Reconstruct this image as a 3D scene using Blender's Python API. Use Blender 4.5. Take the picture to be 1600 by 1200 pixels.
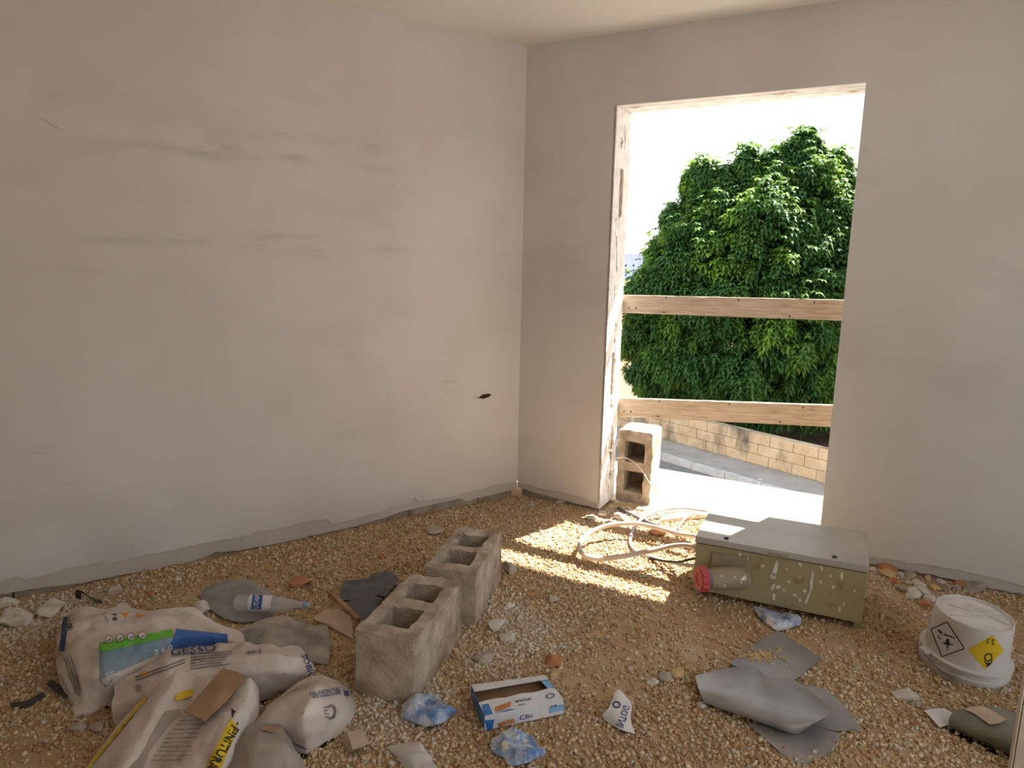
import bpy, bmesh, math, random
import numpy as np
from mathutils import Vector, Matrix, noise, Euler
random.seed(7); RNG = np.random.default_rng(7)
for o in list(bpy.data.objects): bpy.data.objects.remove(o)
scene = bpy.context.scene
col = scene.collection
R = math.radians

# ------------------------------------------------------------------ camera
FPX, PITCH, ROLL, CAMH = 1078.97, R(10.086), R(1.139), 1.512
cp, sp, cr, sr = math.cos(PITCH), math.sin(PITCH), math.cos(ROLL), math.sin(ROLL)
FWD = np.array([0, cp, -sp]); _r = np.array([1., 0, 0]); _u = np.array([0, sp, cp])
RT = cr * _r + sr * _u; UP = -sr * _r + cr * _u; CAM = np.array([0, 0, CAMH])
cd = bpy.data.cameras.new('camera'); cam = bpy.data.objects.new('camera', cd); col.objects.link(cam)
cd.sensor_width = 36; cd.sensor_fit = 'HORIZONTAL'; cd.lens = FPX / 1600 * 36; cd.clip_start = .02; cd.clip_end = 5000
cam.matrix_world = Matrix(((RT[0], UP[0], -FWD[0], 0), (RT[1], UP[1], -FWD[1], 0), (RT[2], UP[2], -FWD[2], CAMH), (0, 0, 0, 1)))
scene.camera = cam

# ------------------------------------------------------------------ sky, sun, exposure
SKY, SUN, EXPO = 1.1, 13.5, 0.8
w = bpy.data.worlds.new('sky'); scene.world = w; w.use_nodes = True
nt = w.node_tree; nt.nodes.clear()
tc = nt.nodes.new('ShaderNodeTexCoord'); sx = nt.nodes.new('ShaderNodeSeparateXYZ'); rp = nt.nodes.new('ShaderNodeValToRGB')
bg = nt.nodes.new('ShaderNodeBackground'); wo = nt.nodes.new('ShaderNodeOutputWorld')
nt.links.new(tc.outputs['Generated'], sx.inputs[0]); nt.links.new(sx.outputs['Z'], rp.inputs[0])
rp.color_ramp.elements[0].position = 0.0; rp.color_ramp.elements[0].color = (.93, .97, 1.0, 1)
rp.color_ramp.elements[1].position = .9; rp.color_ramp.elements[1].color = (.58, .72, .92, 1)
nt.links.new(rp.outputs[0], bg.inputs[0]); bg.inputs[1].default_value = SKY
nt.links.new(bg.outputs[0], wo.inputs[0])
sl = bpy.data.lights.new('sun', 'SUN'); sl.energy = SUN; sl.angle = R(.55); sl.color = (1, .95, .86)
sun = bpy.data.objects.new('sun', sl); col.objects.link(sun)
SUNDIR = Vector((.74 * .651, .672 * .651, .759)).normalized()
sun.rotation_euler = (-SUNDIR).to_track_quat('-Z', 'Y').to_euler(); sun.location = (6, 8, 12)
vs = scene.view_settings; scene.display_settings.display_device = 'sRGB'
vs.view_transform = 'Standard'; vs.look = 'None'; vs.exposure = EXPO; vs.gamma = 1; vs.use_curve_mapping = False

# ------------------------------------------------------------------ geometry helpers
def ray(x, y): return FWD * FPX + RT * (x - 800) + UP * (600 - y)
def G(x, y, z=0.0):
    d = ray(x, y); return CAM + d * ((z - CAMH) / d[2])
def AT(x, y, Y):
    d = ray(x, y); return CAM + d * (Y / d[1])
def PX(P):
    P = np.asarray(P, float) - CAM; dz = P @ FWD
    return np.stack([800 + FPX * (P @ RT) / dz, 600 - FPX * (P @ UP) / dz], -1)
CORNER = np.array([.048, 4.3336, 0]); AR, AL = R(-28.442), R(214.01)
UR = np.array([math.cos(AR), math.sin(AR), 0]); UL = np.array([math.cos(AL), math.sin(AL), 0])
NR = np.array([-UR[1], UR[0], 0])            # out of the room through the door
NL = np.array([UL[1], -UL[0], 0])            # out of the room through the left wall
CEIL, D0, D1, DH, TH = 2.7555, .5749, 1.816, 2.3764, .25
ZS = -2.5                                     # street level
def on_wall(px, py, u, n, off=0):
    d = ray(px, py); t = ((CORNER + n * off - CAM) @ n) / (d @ n); P = CAM + d * t
    return float((P - CORNER) @ u), float(P[2])
def WP(u, n, s, off, z): return CORNER + u * s + n * off + np.array([0, 0, z])
def nz(x, y, z=0): return noise.noise(Vector((x, y, z)))
def mesh_obj(name, verts, faces, mat=None, parent=None, smooth=False, mats=None, midx=None):
    me = bpy.data.meshes.new(name); me.from_pydata([tuple(map(float, v)) for v in verts], [], [tuple(f) for f in faces])
    me.validate(); me.update()
    o = bpy.data.objects.new(name, me); col.objects.link(o)
    for m in (mats or ([mat] if mat else [])): me.materials.append(m)
    if midx is not None: me.polygons.foreach_set('material_index', midx)
    if smooth: me.polygons.foreach_set('use_smooth', [True] * len(me.polygons))
    if parent: o.parent = parent
    return o
def bm_obj(name, bm, mat=None, parent=None, smooth=False):
    me = bpy.data.meshes.new(name); bmesh.ops.recalc_face_normals(bm, faces=bm.faces); bm.to_mesh(me); bm.free()
    o = bpy.data.objects.new(name, me); col.objects.link(o)
    if mat: me.materials.append(mat)
    if smooth: me.polygons.foreach_set('use_smooth', [True] * len(me.polygons))
    if parent: o.parent = parent
    return o
def tag(o, label=None, cat=None, group=None, kind=None):
    if label: o['label'] = label
    if cat: o['category'] = cat
    if group: o['group'] = group
    if kind: o['kind'] = kind
    return o
def empty(name, loc=(0, 0, 0)):
    o = bpy.data.objects.new(name, None); col.objects.link(o); o.location = loc; o.empty_display_size = .05; return o
def box_vf(o, ux, uy, uz):
    o, ux, uy, uz = map(np.asarray, (o, ux, uy, uz))
    v = [o, o + ux, o + ux + uy, o + uy, o + uz, o + ux + uz, o + ux + uy + uz, o + uy + uz]
    return v, [(0, 3, 2, 1), (4, 5, 6, 7), (0, 1, 5, 4), (1, 2, 6, 5), (2, 3, 7, 6), (3, 0, 4, 7)]
def box(name, o, ux, uy, uz, mat, parent=None, bevel=0):
    v, f = box_vf(o, ux, uy, uz)
    bm = bmesh.new(); vs_ = [bm.verts.new(tuple(p)) for p in v]; [bm.faces.new([vs_[i] for i in q]) for q in f]
    if bevel: bmesh.ops.bevel(bm, geom=list(bm.edges), offset=bevel, segments=2, affect='EDGES', profile=.6)
    return bm_obj(name, bm, mat, parent)
def catmull(a, n):
    a = np.asarray(a, float); m = len(a)
    if m == 2: t = np.linspace(0, 1, n + 1)[:, None].reshape((-1,) + (1,) * (a.ndim - 1)); return a[0] * (1 - t) + a[1] * t
    p = np.concatenate([[2 * a[0] - a[1]], a, [2 * a[-1] - a[-2]]]); out = []
    for i in range(m - 1):
        p0, p1, p2, p3 = p[i], p[i + 1], p[i + 2], p[i + 3]
        for k in range(n):
            t = k / n
            out.append(.5 * (2 * p1 + (p2 - p0) * t + (2 * p0 - 5 * p1 + 4 * p2 - p3) * t * t + (3 * p1 - p0 - 3 * p2 + p3) * t ** 3))
    out.append(a[-1]); return np.array(out)
def tube(name, pts, r, mat, parent=None, sides=10, n=8, ridge=0, radii=None):
    P = catmull(pts, n); m = len(P); T = np.gradient(P, axis=0); T /= np.linalg.norm(T, axis=1)[:, None]
    verts, faces = [], []; ref = np.array([0, 0, 1.])
    if abs(T[0] @ ref) > .9: ref = np.array([1., 0, 0])
    A = np.cross(T[0], ref)
    for i in range(m):
        A = A - T[i] * (A @ T[i]); A /= np.linalg.norm(A); B = np.cross(T[i], A)
        rr = (r if radii is None else np.interp(i / (m - 1), np.linspace(0, 1, len(radii)), radii)) * (1 + (ridge if i % 2 else 0))
        for k in range(sides):
            t = 2 * math.pi * k / sides; verts.append(P[i] + A * rr * math.cos(t) + B * rr * math.sin(t))
    for i in range(m - 1):
        for k in range(sides):
            a, b = i * sides + k, i * sides + (k + 1) % sides; faces.append((a, b, b + sides, a + sides))
    faces.append(tuple(range(sides - 1, -1, -1))); faces.append(tuple(range((m - 1) * sides, m * sides)))
    return mesh_obj(name, verts, faces, mat, parent, True)
def lathe(name, prof, origin, axis, mat, parent=None, seg=48, smooth=True, close=True):
    axis = np.asarray(axis, float) / np.linalg.norm(axis)
    ref = np.array([0, 0, 1.]) if abs(axis[2]) < .8 else np.array([1., 0, 0])
    a = np.cross(ref, axis); a /= np.linalg.norm(a); b = np.cross(axis, a); v, f = [], []
    for r, h in prof:
        for k in range(seg):
            t = 2 * math.pi * k / seg; v.append(np.asarray(origin) + axis * h + (a * math.cos(t) + b * math.sin(t)) * r)
    for i in range(len(prof) - 1):
        for k in range(seg):
            p, q = i * seg + k, i * seg + (k + 1) % seg; f.append((p, q, q + seg, p + seg))
    if close:
        f.append(tuple(range(seg - 1, -1, -1))); f.append(tuple(range((len(prof) - 1) * seg, len(prof) * seg)))
    o = mesh_obj(name, v, f, mat, parent)
    if smooth:
        for p in o.data.polygons: p.use_smooth = len(p.vertices) == 4
        o.data.set_sharp_from_angle(angle=R(40))
    return o

_rc = random.Random(4)
CR = [[(_rc.gauss(0, 1) * .62, _rc.gauss(0, 1) * .62, _rc.gauss(0, 1) * .62, _rc.uniform(0, 9), _rc.uniform(.4, 1)) for _ in range(7)] for _ in range(4)]
class Patch:
    """a real sheet in space: control points (px, py, height) lifted to 3D, interpolated, crumpled, given thickness"""
    def __init__(s, name, ctrl, mat, n=8, thick=.003, crumple=0, cscale=14, pillow=False, parent=None, smooth=True, seed=0, world=False, zmin=.004, fold=0, creases=0, linear=False):
        a = np.array([[c if world else G(*c) for c in row] for row in ctrl], float)
        if linear:
            li = lambda A: np.concatenate([A[i] + (A[i + 1] - A[i]) * t for i in range(len(A) - 1) for t in np.arange(n)[:, None, None, None] / n] + [A[-1:]]) if 0 else np.array([A[i] + (A[i + 1] - A[i]) * (k / n) for i in range(len(A) - 1) for k in range(n)] + [A[-1]])
            P = np.swapaxes(li(np.swapaxes(li(a), 0, 1)), 0, 1); P = .65 * P + .35 * np.swapaxes(catmull(np.swapaxes(catmull(a, n), 0, 1), n), 0, 1)
        else: P = catmull(np.swapaxes(catmull(a, n), 0, 1), n); P = np.swapaxes(P, 0, 1)
        s.P = P; s.norm()
        m, k = P.shape[:2]
        if crumple or fold or creases:
            for i in range(m):
                for j in range(k):
                    q = P[i, j] * cscale
                    d = crumple * ((1 - 2 * abs(nz(q[0] + seed, q[1], q[2]))) * .8 + .5 * nz(q[0] * 2.3, q[1] * 2.3 + seed, q[2] * 2.3))
                    for (dx_, dy_, dz_, c_, a_) in CR[seed % 4]:
                        tri = abs(((q[0] * dx_ + q[1] * dy_ + q[2] * dz_ + c_) % 2) - 1) - .5; d += creases * a_ * tri * (.5 + max(0, nz(q[0] * .25 + c_, q[1] * .25, seed)) * 1.8)
                    if fold: d += fold * (abs(math.sin(q[0] * .8 + q[1] * 1.7 + 2 * nz(q[0] * .3, q[1] * .3, seed))) - .5)
                    P[i, j] = P[i, j] + s.N[i, j] * d
        P[:, :, 2] = np.maximum(P[:, :, 2], zmin)
        s.norm(); idx = lambda i, j: i * k + j; M = m * k
        top = P.reshape(-1, 3)
        if pillow: bot = top.copy(); bot[:, 2] = np.minimum(.002, bot[:, 2] - .002)
        else: bot = top - s.N.reshape(-1, 3) * thick
        f = []
        for i in range(m - 1):
            for j in range(k - 1):
                f.append((idx(i, j), idx(i + 1, j), idx(i + 1, j + 1), idx(i, j + 1))); f.append(tuple(M + q for q in (idx(i, j), idx(i, j + 1), idx(i + 1, j + 1), idx(i + 1, j))))
        ring = [idx(i, 0) for i in range(m)] + [idx(m - 1, j) for j in range(1, k)] + [idx(i, k - 1) for i in range(m - 2, -1, -1)] + [idx(0, j) for j in range(k - 2, 0, -1)]
        for a_, b_ in zip(ring, ring[1:] + ring[:1]): f.append((b_, a_, M + a_, M + b_))
        s.o = mesh_obj(name, np.concatenate([top, bot]), f, mat, parent, smooth)
        if smooth: s.o.data.set_sharp_from_angle(angle=R(55))
    def norm(s):
        N = np.cross(np.gradient(s.P, axis=0), np.gradient(s.P, axis=1)); N /= np.linalg.norm(N, axis=2)[:, :, None] + 1e-12
        if ((CAM - s.P) * N).sum() < 0: N = -N
        s.N = N; s.Q = PX(s.P)
    def at(s, px, py, off):
        d = ((s.Q - [px, py]) ** 2).sum(2); i, j = np.unravel_index(d.argmin(), d.shape); m, k = d.shape
        i = min(max(i, 1), m - 2); j = min(max(j, 1), k - 2)
        Ji = (s.Q[i + 1, j] - s.Q[i - 1, j]) / 2; Jj = (s.Q[i, j + 1] - s.Q[i, j - 1]) / 2
        try: a, b = np.linalg.solve(np.array([Ji, Jj]).T, np.array([px, py]) - s.Q[i, j])
        except np.linalg.LinAlgError: a = b = 0
        a = min(max(a, -1.2), 1.2); b = min(max(b, -1.2), 1.2); fi = min(max(i + a, 0), m - 1.001); fj = min(max(j + b, 0), k - 1.001)
        i, j = int(fi), int(fj); a, b = fi - i, fj - j
        W = lambda A: A[i, j] * (1 - a) * (1 - b) + A[i + 1, j] * a * (1 - b) + A[i, j + 1] * (1 - a) * b + A[i + 1, j + 1] * a * b
        n = W(s.N); return W(s.P) + n / (np.linalg.norm(n) + 1e-9) * off
class Flat(Patch):
    """printing surface for flat faces: corners bl, br, tr, tl in space"""
    def __init__(s, c, n=8):
        c = [np.asarray(q, float) for q in c]; t = np.linspace(0, 1, n + 1)
        s.P = np.array([[c[0] * (1 - a) * (1 - b) + c[1] * a * (1 - b) + c[2] * a * b + c[3] * (1 - a) * b for a in t] for b in t]); s.norm()
_txt = {}
def text_shape(txt):
    if txt in _txt: return _txt[txt]
    c = bpy.data.curves.new('t', 'FONT'); c.body = txt; c.resolution_u = 2; c.offset = .012; o = bpy.data.objects.new('t', c); col.objects.link(o)
    me = o.to_mesh(); bm = bmesh.new(); bm.from_mesh(me); o.to_mesh_clear()
    bmesh.ops.triangulate(bm, faces=bm.faces); bmesh.ops.subdivide_edges(bm, edges=bm.edges, cuts=1)
    v = np.array([(p.co.x, p.co.y) for p in bm.verts]); f = [[q.index for q in p.verts] for p in bm.faces]; bm.free()
    bpy.data.objects.remove(o); bpy.data.curves.remove(c)
    v = (v - v.min(0)) / (v.max(0) - v.min(0)); _txt[txt] = (v, f); return v, f
def rect_shape(a=6, b=4):
    v = [(i / a, j / b) for j in range(b + 1) for i in range(a + 1)]
    return np.array(v), [(j * (a + 1) + i, j * (a + 1) + i + 1, (j + 1) * (a + 1) + i + 1, (j + 1) * (a + 1) + i) for j in range(b) for i in range(a)]
def poly_shape(pts): return np.array(pts, float), [tuple(range(len(pts)))]
def disc_shape(n=20, r0=0.):
    t = [2 * math.pi * k / n for k in range(n)]
    if r0 == 0: return np.array([(.5 + .5 * math.cos(a), .5 + .5 * math.sin(a)) for a in t]), [tuple(range(n))]
    v = [(.5 + .5 * math.cos(a), .5 + .5 * math.sin(a)) for a in t] + [(.5 + .5 * r0 * math.cos(a), .5 + .5 * r0 * math.sin(a)) for a in t]
    return np.array(v), [(k, (k + 1) % n, n + (k + 1) % n, n + k) for k in range(n)]
def decal(name, patch, shape, c, mat, parent, off=.0016):
    """c: bl, br, tr, tl picture positions on the patch"""
    v, f = shape; c = np.array(c, float); V = []
    for a, b in v:
        q = c[0] * (1 - a) * (1 - b) + c[1] * a * (1 - b) + c[2] * a * b + c[3] * (1 - a) * b
        V.append(patch.at(q[0], q[1], off))
    return mesh_obj(name, V, f, mat, parent)

# ------------------------------------------------------------------ materials
def lin(r, g, b): return tuple(((c / 255 + .055) / 1.055) ** 2.4 if c > 10 else c / 3294 for c in (r, g, b)) + (1,)
def pm(name, c1, c2=None, scale=8, rough=.85, bump=.0, bscale=None, detail=6, metal=0, lo=.35, hi=.65, spec=.3, bdist=.01, vec=None, trans=0):
    """noise-mottled surface with fine relief"""
    m = bpy.data.materials.new(name); m.use_nodes = True; t = m.node_tree; b = t.nodes['Principled BSDF']
    b.inputs['Roughness'].default_value = rough; b.inputs['Metallic'].default_value = metal; b.inputs['Specular IOR Level'].default_value = spec
    g = t.nodes.new('ShaderNodeTexCoord'); mp = t.nodes.new('ShaderNodeMapping'); t.links.new(g.outputs['Object'], mp.inputs[0])
    if vec: mp.inputs['Scale'].default_value = vec
    n = t.nodes.new('ShaderNodeTexNoise'); n.inputs['Scale'].default_value = scale; n.inputs['Detail'].default_value = detail; t.links.new(mp.outputs[0], n.inputs[0])
    r = t.nodes.new('ShaderNodeValToRGB'); r.color_ramp.elements[0].position = lo; r.color_ramp.elements[1].position = hi
    r.color_ramp.elements[0].color = c1; r.color_ramp.elements[1].color = c2 or c1; r.name = 'ramp'
    t.links.new(n.outputs['Fac'], r.inputs[0]); t.links.new(r.outputs[0], b.inputs['Base Color'])
    if bump:
        n2 = t.nodes.new('ShaderNodeTexNoise'); n2.inputs['Scale'].default_value = bscale or scale * 6; n2.inputs['Detail'].default_value = 8; t.links.new(mp.outputs[0], n2.inputs[0])
        bp = t.nodes.new('ShaderNodeBump'); bp.inputs['Strength'].default_value = bump; bp.inputs['Distance'].default_value = bdist
        t.links.new(n2.outputs['Fac'], bp.inputs['Height']); t.links.new(bp.outputs[0], b.inputs['Normal'])
    return m
def mix_in(m, color, mask_sock):
    """lay a second colour over a material's base colour by a mask"""
    t = m.node_tree; b = t.nodes['Principled BSDF']; src = b.inputs['Base Color'].links[0].from_socket
    x = t.nodes.new('ShaderNodeMix'); x.data_type = 'RGBA'; t.links.new(mask_sock, x.inputs['Factor']); t.links.new(src, x.inputs['A']); x.inputs['B'].default_value = color
    t.links.new(x.outputs['Result'], b.inputs['Base Color'])
def math_n(t, op, a, b=None, c=None):
    n = t.nodes.new('ShaderNodeMath'); n.operation = op
    for i, q in enumerate((a, b, c)):
        if q is None: continue
        if isinstance(q, (int, float)): n.inputs[i].default_value = q
        else: t.links.new(q, n.inputs[i])
    return n.outputs[0]
def noise_mask(m, scale, lo, hi, vec=None, detail=6, seed=0):
    t = m.node_tree; g = t.nodes.new('ShaderNodeTexCoord'); mp = t.nodes.new('ShaderNodeMapping'); t.links.new(g.outputs['Object'], mp.inputs[0])
    if vec: mp.inputs['Scale'].default_value = vec
    mp.inputs['Location'].default_value = (seed, seed * 1.7, seed * .6)
    n = t.nodes.new('ShaderNodeTexNoise'); n.inputs['Scale'].default_value = scale; n.inputs['Detail'].default_value = detail; t.links.new(mp.outputs[0], n.inputs[0])
    q = t.nodes.new('ShaderNodeMapRange'); q.inputs[1].default_value = lo; q.inputs[2].default_value = hi; t.links.new(n.outputs['Fac'], q.inputs[0]); return q.outputs[0]

M = {}
M['concrete'] = pm('block_concrete', lin(158, 142, 122), lin(196, 182, 164), 12, .95, .9, 70, bdist=.006)
mix_in(M['concrete'], lin(128, 106, 84), noise_mask(M['concrete'], 4, .5, .72))
M['base'] = pm('base_block', lin(136, 122, 104), lin(176, 160, 140), 7, .95, .6, 50)
M['undercoat'] = pm('undercoat', lin(188, 180, 170), lin(202, 194, 184), 3, .95, .25, 40)
M['ceiling'] = pm('ceiling_plaster', lin(228, 222, 214), lin(234, 229, 222), 2, .9, .05, 30)
M['plaster_raw'] = pm('raw_plaster', lin(220, 216, 212), lin(242, 240, 238), 14, .95, .5, 60)
mix_in(M['plaster_raw'], lin(180, 160, 134), noise_mask(M['plaster_raw'], 9, .62, .72, vec=(1, 1, .35)))
M['mortar'] = pm('mortar', lin(140, 118, 92), lin(176, 152, 120), 20, .95, .6, 90)
M['wood'] = pm('plank_wood', lin(202, 180, 156), lin(224, 208, 188), 6, .8, .3, 30, vec=(1, 12, 12), bdist=.004)
mix_in(M['wood'], lin(156, 126, 100), noise_mask(M['wood'], 5, .6, .76, vec=(1.5, 22, 22), seed=3))
M['nail'] = pm('nail_hole', lin(40, 30, 24), lin(60, 46, 36), 30)
M['olive'] = pm('olive_enamel', lin(154, 143, 106), lin(164, 153, 116), 5, .45, .03, 60, spec=.4)
mix_in(M['olive'], lin(120, 96, 66), noise_mask(M['olive'], 14, .62, .8))
M['lid'] = pm('lid_enamel_sky_sheen', lin(164, 158, 146), lin(180, 174, 164), 4, .38, .03, 60, spec=.5)  # lid colour lightened to carry the sky's reflection
M['splash'] = pm('dried_plaster', lin(204, 198, 184), lin(224, 218, 206), 30, .9)
M['housing'] = pm('socket_grey', lin(140, 128, 104), lin(158, 146, 122), 12, .6)
M['red'] = pm('red_plastic', lin(178, 62, 66), lin(200, 84, 86), 18, .5, spec=.4)
M['black'] = pm('black_rubber', lin(34, 32, 32), lin(52, 50, 48), 10, .6)
M['pvc_pink'] = pm('dusty_conduit', lin(196, 176, 160), lin(216, 202, 190), 8, .6)
M['pvc_lilac'] = pm('grey_conduit', lin(170, 166, 170), lin(196, 194, 200), 8, .55)
M['pvc_dark'] = pm('dark_conduit', lin(96, 92, 92), lin(122, 118, 118), 8, .6)
M['wire'] = pm('white_wire', lin(214, 204, 192), lin(226, 218, 208), 8, .6)
M['pail'] = pm('pail_plastic', lin(196, 190, 182), lin(210, 205, 198), 3, .45, .03, 60, spec=.4)
mix_in(M['pail'], lin(168, 142, 110), noise_mask(M['pail'], 7, .6, .82))
M['paildust'] = pm('pail_base_dusty', lin(196, 184, 170), lin(222, 216, 210), 9, .7)
M['yellow'] = pm('label_yellow', lin(214, 178, 26), lin(222, 190, 44), 10, .5)
M['ink'] = pm('black_ink', lin(40, 36, 38), lin(56, 50, 52), 10, .6)
M['labelwhite'] = pm('label_white', lin(200, 195, 192), lin(210, 206, 204), 10, .5)
M['paper'] = pm('sack_paper', lin(192, 178, 166), lin(216, 206, 196), 5, .85, .15, 40)
mix_in(M['paper'], lin(150, 124, 98), noise_mask(M['paper'], 6, .58, .78))
M['papergrey'] = pm('sack_paper_grey', lin(150, 138, 126), lin(178, 167, 155), 6, .85, .15, 40)
M['navy'] = pm('navy_ink', lin(52, 62, 104), lin(74, 84, 124), 25, .7)
M['blue'] = pm('blue_print', lin(44, 84, 152), lin(70, 110, 172), 9, .5)
M['teal'] = pm('teal_print', lin(104, 132, 148), lin(140, 158, 166), 7, .6)
M['green'] = pm('green_print', lin(92, 168, 52), lin(108, 182, 66), 9, .6)
M['orange'] = pm('orange_print', lin(222, 140, 44), lin(228, 152, 60), 9, .6)
M['greytext'] = pm('grey_ink', lin(116, 106, 104), lin(134, 124, 120), 20, .8)
M['whiteprint'] = pm('white_print', lin(214, 210, 208), lin(226, 222, 220), 10, .7)
M['card'] = pm('cardboard', lin(150, 116, 86), lin(176, 142, 110), 8, .9, .1, 60)
M['cardpale'] = pm('pale_card', lin(188, 166, 142), lin(204, 184, 160), 8, .9, .1, 60)
M['membrane'] = pm('bitumen_membrane', lin(124, 121, 119), lin(150, 146, 142), 7, .34, .1, 120, spec=.7)
mix_in(M['membrane'], lin(158, 138, 114), noise_mask(M['membrane'], 11, .58, .8))
M['membdust'] = pm('dusted_membrane', lin(120, 114, 108), lin(184, 172, 158), 8, .8, .3, 60)
M['slate'] = pm('dark_membrane', lin(88, 90, 96), lin(116, 116, 120), 10, .6, .15, 90)
M['strap'] = pm('dark_strap', lin(52, 48, 44), lin(72, 66, 60), 12, .6)
M['foil'] = pm('silver_blue_wrapper', lin(92, 128, 176), lin(188, 194, 206), 16, .28, .2, 40, spec=.6, lo=.42, hi=.58)
mix_in(M['foil'], lin(214, 208, 198), noise_mask(M['foil'], 13, .56, .62, seed=5))
M['waferblue'] = pm('wafer_blue', lin(30, 92, 168), lin(58, 128, 194), 12, .3, spec=.5)
M['wafersky'] = pm('wafer_light_blue', lin(96, 160, 212), lin(150, 196, 226), 12, .3, spec=.5)
M['waferwhite'] = pm('wafer_white', lin(206, 206, 208), lin(222, 222, 224), 8, .35, spec=.5)
M['cookie'] = pm('cookie_print', lin(184, 112, 62), lin(206, 142, 90), 24, .4)
M['stone_w'] = pm('white_rubble', lin(190, 180, 164), lin(220, 212, 198), 18, .95, .5, 70)
M['stone_g'] = pm('grey_rubble', lin(156, 146, 132), lin(186, 176, 160), 18, .95, .5, 70)
M['stone_o'] = pm('terracotta', lin(176, 116, 78), lin(196, 140, 100), 18, .95, .4, 70)
M['stone_y'] = pm('ochre_stone', lin(184, 152, 106), lin(206, 176, 130), 18, .95, .4, 70)
M['greenroll'] = pm('grey_green_felt', lin(112, 110, 96), lin(136, 132, 116), 6, .8, .1, 80)
M['board'] = pm('pale_board', lin(206, 194, 176), lin(220, 210, 194), 6, .8, .1, 60)
M['boardside'] = pm('board_grey_green', lin(120, 118, 104), lin(146, 142, 128), 4, .8, .1, 60)

def attr_color(name, rough=.95):
    m = bpy.data.materials.new(name); m.use_nodes = True; t = m.node_tree; b = t.nodes['Principled BSDF']
    a = t.nodes.new('ShaderNodeAttribute'); a.attribute_name = 'tint'; t.links.new(a.outputs['Color'], b.inputs['Base Color'])
    b.inputs['Roughness'].default_value = rough; b.inputs['Specular IOR Level'].default_value = .2; return m
M['gravel'] = attr_color('gravel')
M['sand'] = pm('sandy_floor', lin(182, 148, 108), lin(200, 170, 130), 5, .98, .8, 160, bdist=.01)
mix_in(M['sand'], lin(206, 194, 176), noise_mask(M['sand'], 3.2, .62, .8, seed=8))

# ------------------------------------------------------------------ wall paint (left wall carries scuffs and trowel smears)
def wall_paint(name, smears):
    m = pm(name, lin(206, 199, 191), lin(215, 209, 202), 1.2, .9, .06, 9, detail=4, bdist=.02)
    t = m.node_tree; g = t.nodes.new('ShaderNodeTexCoord'); sxy = t.nodes.new('ShaderNodeSeparateXYZ'); t.links.new(g.outputs['Object'], sxy.inputs[0])
    X, Z = sxy.outputs['X'], sxy.outputs['Z']; tot = None
    for (x0, z0, wx, wz, amp) in smears:
        dx = math_n(t, 'MULTIPLY', math_n(t, 'SUBTRACT', X, x0), 1 / wx); dz = math_n(t, 'MULTIPLY', math_n(t, 'SUBTRACT', Z, z0), 1 / wz)
        e = math_n(t, 'ADD', math_n(t, 'POWER', math_n(t, 'ABSOLUTE', dx), 2.6), math_n(t, 'POWER', math_n(t, 'ABSOLUTE', dz), 2.0))
        gz = math_n(t, 'MULTIPLY', math_n(t, 'POWER', 2.718, math_n(t, 'MULTIPLY', e, -1.0)), amp)
        tot = gz if tot is None else math_n(t, 'ADD', tot, gz)
    if tot is not None:
        k = noise_mask(m, 4, .36, .7, vec=(1.3, 1, 5), detail=9, seed=2)
        mix_in(m, lin(128, 122, 118), math_n(t, 'MINIMUM', math_n(t, 'MULTIPLY', math_n(t, 'MULTIPLY', tot, k), .42), .5))
    mix_in(m, lin(184, 177, 169), math_n(t, 'MULTIPLY', noise_mask(m, 1.6, .56, .8, vec=(.8, 1, 1.6), seed=4), .5))
    return m
def wl(px, py): return on_wall(px, py, UL, NL)
sm = []
for px, py, wpx, hpx, amp in [(285, 238, 130, 13, .9), (335, 225, 45, 14, .5), (465, 246, 36, 8, .8), (588, 232, 26, 22, .7), (585, 265, 38, 8, .7), (230, 373, 105, 10, .9), (415, 368, 70, 5, .7),
                             (430, 385, 50, 14, .5), (515, 390, 40, 16, .6), (610, 393, 26, 8, .7), (110, 423, 45, 6, .5), (625, 481, 45, 22, .35), (552, 560, 22, 45, .3), (360, 205, 180, 12, .4), (530, 222, 40, 6, .6),
                             (62, 700, 26, 6, .5), (80, 150, 30, 14, .35), (470, 150, 60, 12, .3)]:
    s0, z0 = wl(px, py); s1, _ = wl(px + wpx, py); _, z1 = wl(px, py + hpx)
    sm.append((-s0, z0, abs(s1 - s0), abs(z1 - z0), amp))
M['wall_l'] = wall_paint('left_wall_paint', sm)
M['wall_r'] = wall_paint('right_wall_paint', [])

def frame(o, ux, uy):
    o.matrix_world = Matrix(((ux[0], uy[0], 0, CORNER[0]), (ux[1], uy[1], 0, CORNER[1]), (0, 0, 1, 0), (0, 0, 0, 1))); return o
def slab_poly(polys, y0, y1):
    """prisms from outlines in wall coordinates (x along wall, z up), from depth y0 to y1"""
    v, f = [], []
    for pl in polys:
        b = len(v); n = len(pl); v += [(x, y0, z) for x, z in pl] + [(x, y1, z) for x, z in pl]
        f.append(tuple(range(b, b + n))); f.append(tuple(range(b + 2 * n - 1, b + n - 1, -1)))
        for i in range(n): j = (i + 1) % n; f.append((b + j, b + i, b + n + i, b + n + j))
    return v, f
def wall_piece(name, polys, y0, y1, mat, ux, uy, parent=None):
    v, f = slab_poly(polys, y0, y1); o = mesh_obj(name, v, f, mat)
    bm = bmesh.new(); bm.from_mesh(o.data); bmesh.ops.recalc_face_normals(bm, faces=bm.faces); bm.to_mesh(o.data); bm.free()
    if parent: o.parent = parent
    else: frame(o, ux, uy)
    return o
def jag(pts, amp=.004, k=5):
    out = []
    for (a, b), (c, d) in zip(pts, pts[1:]):
        for i in range(k): t = i / k; out.append((a + (c - a) * t, b + (d - b) * t + random.uniform(-amp, amp) * (i > 0)))
    return out + [pts[-1]]
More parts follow.
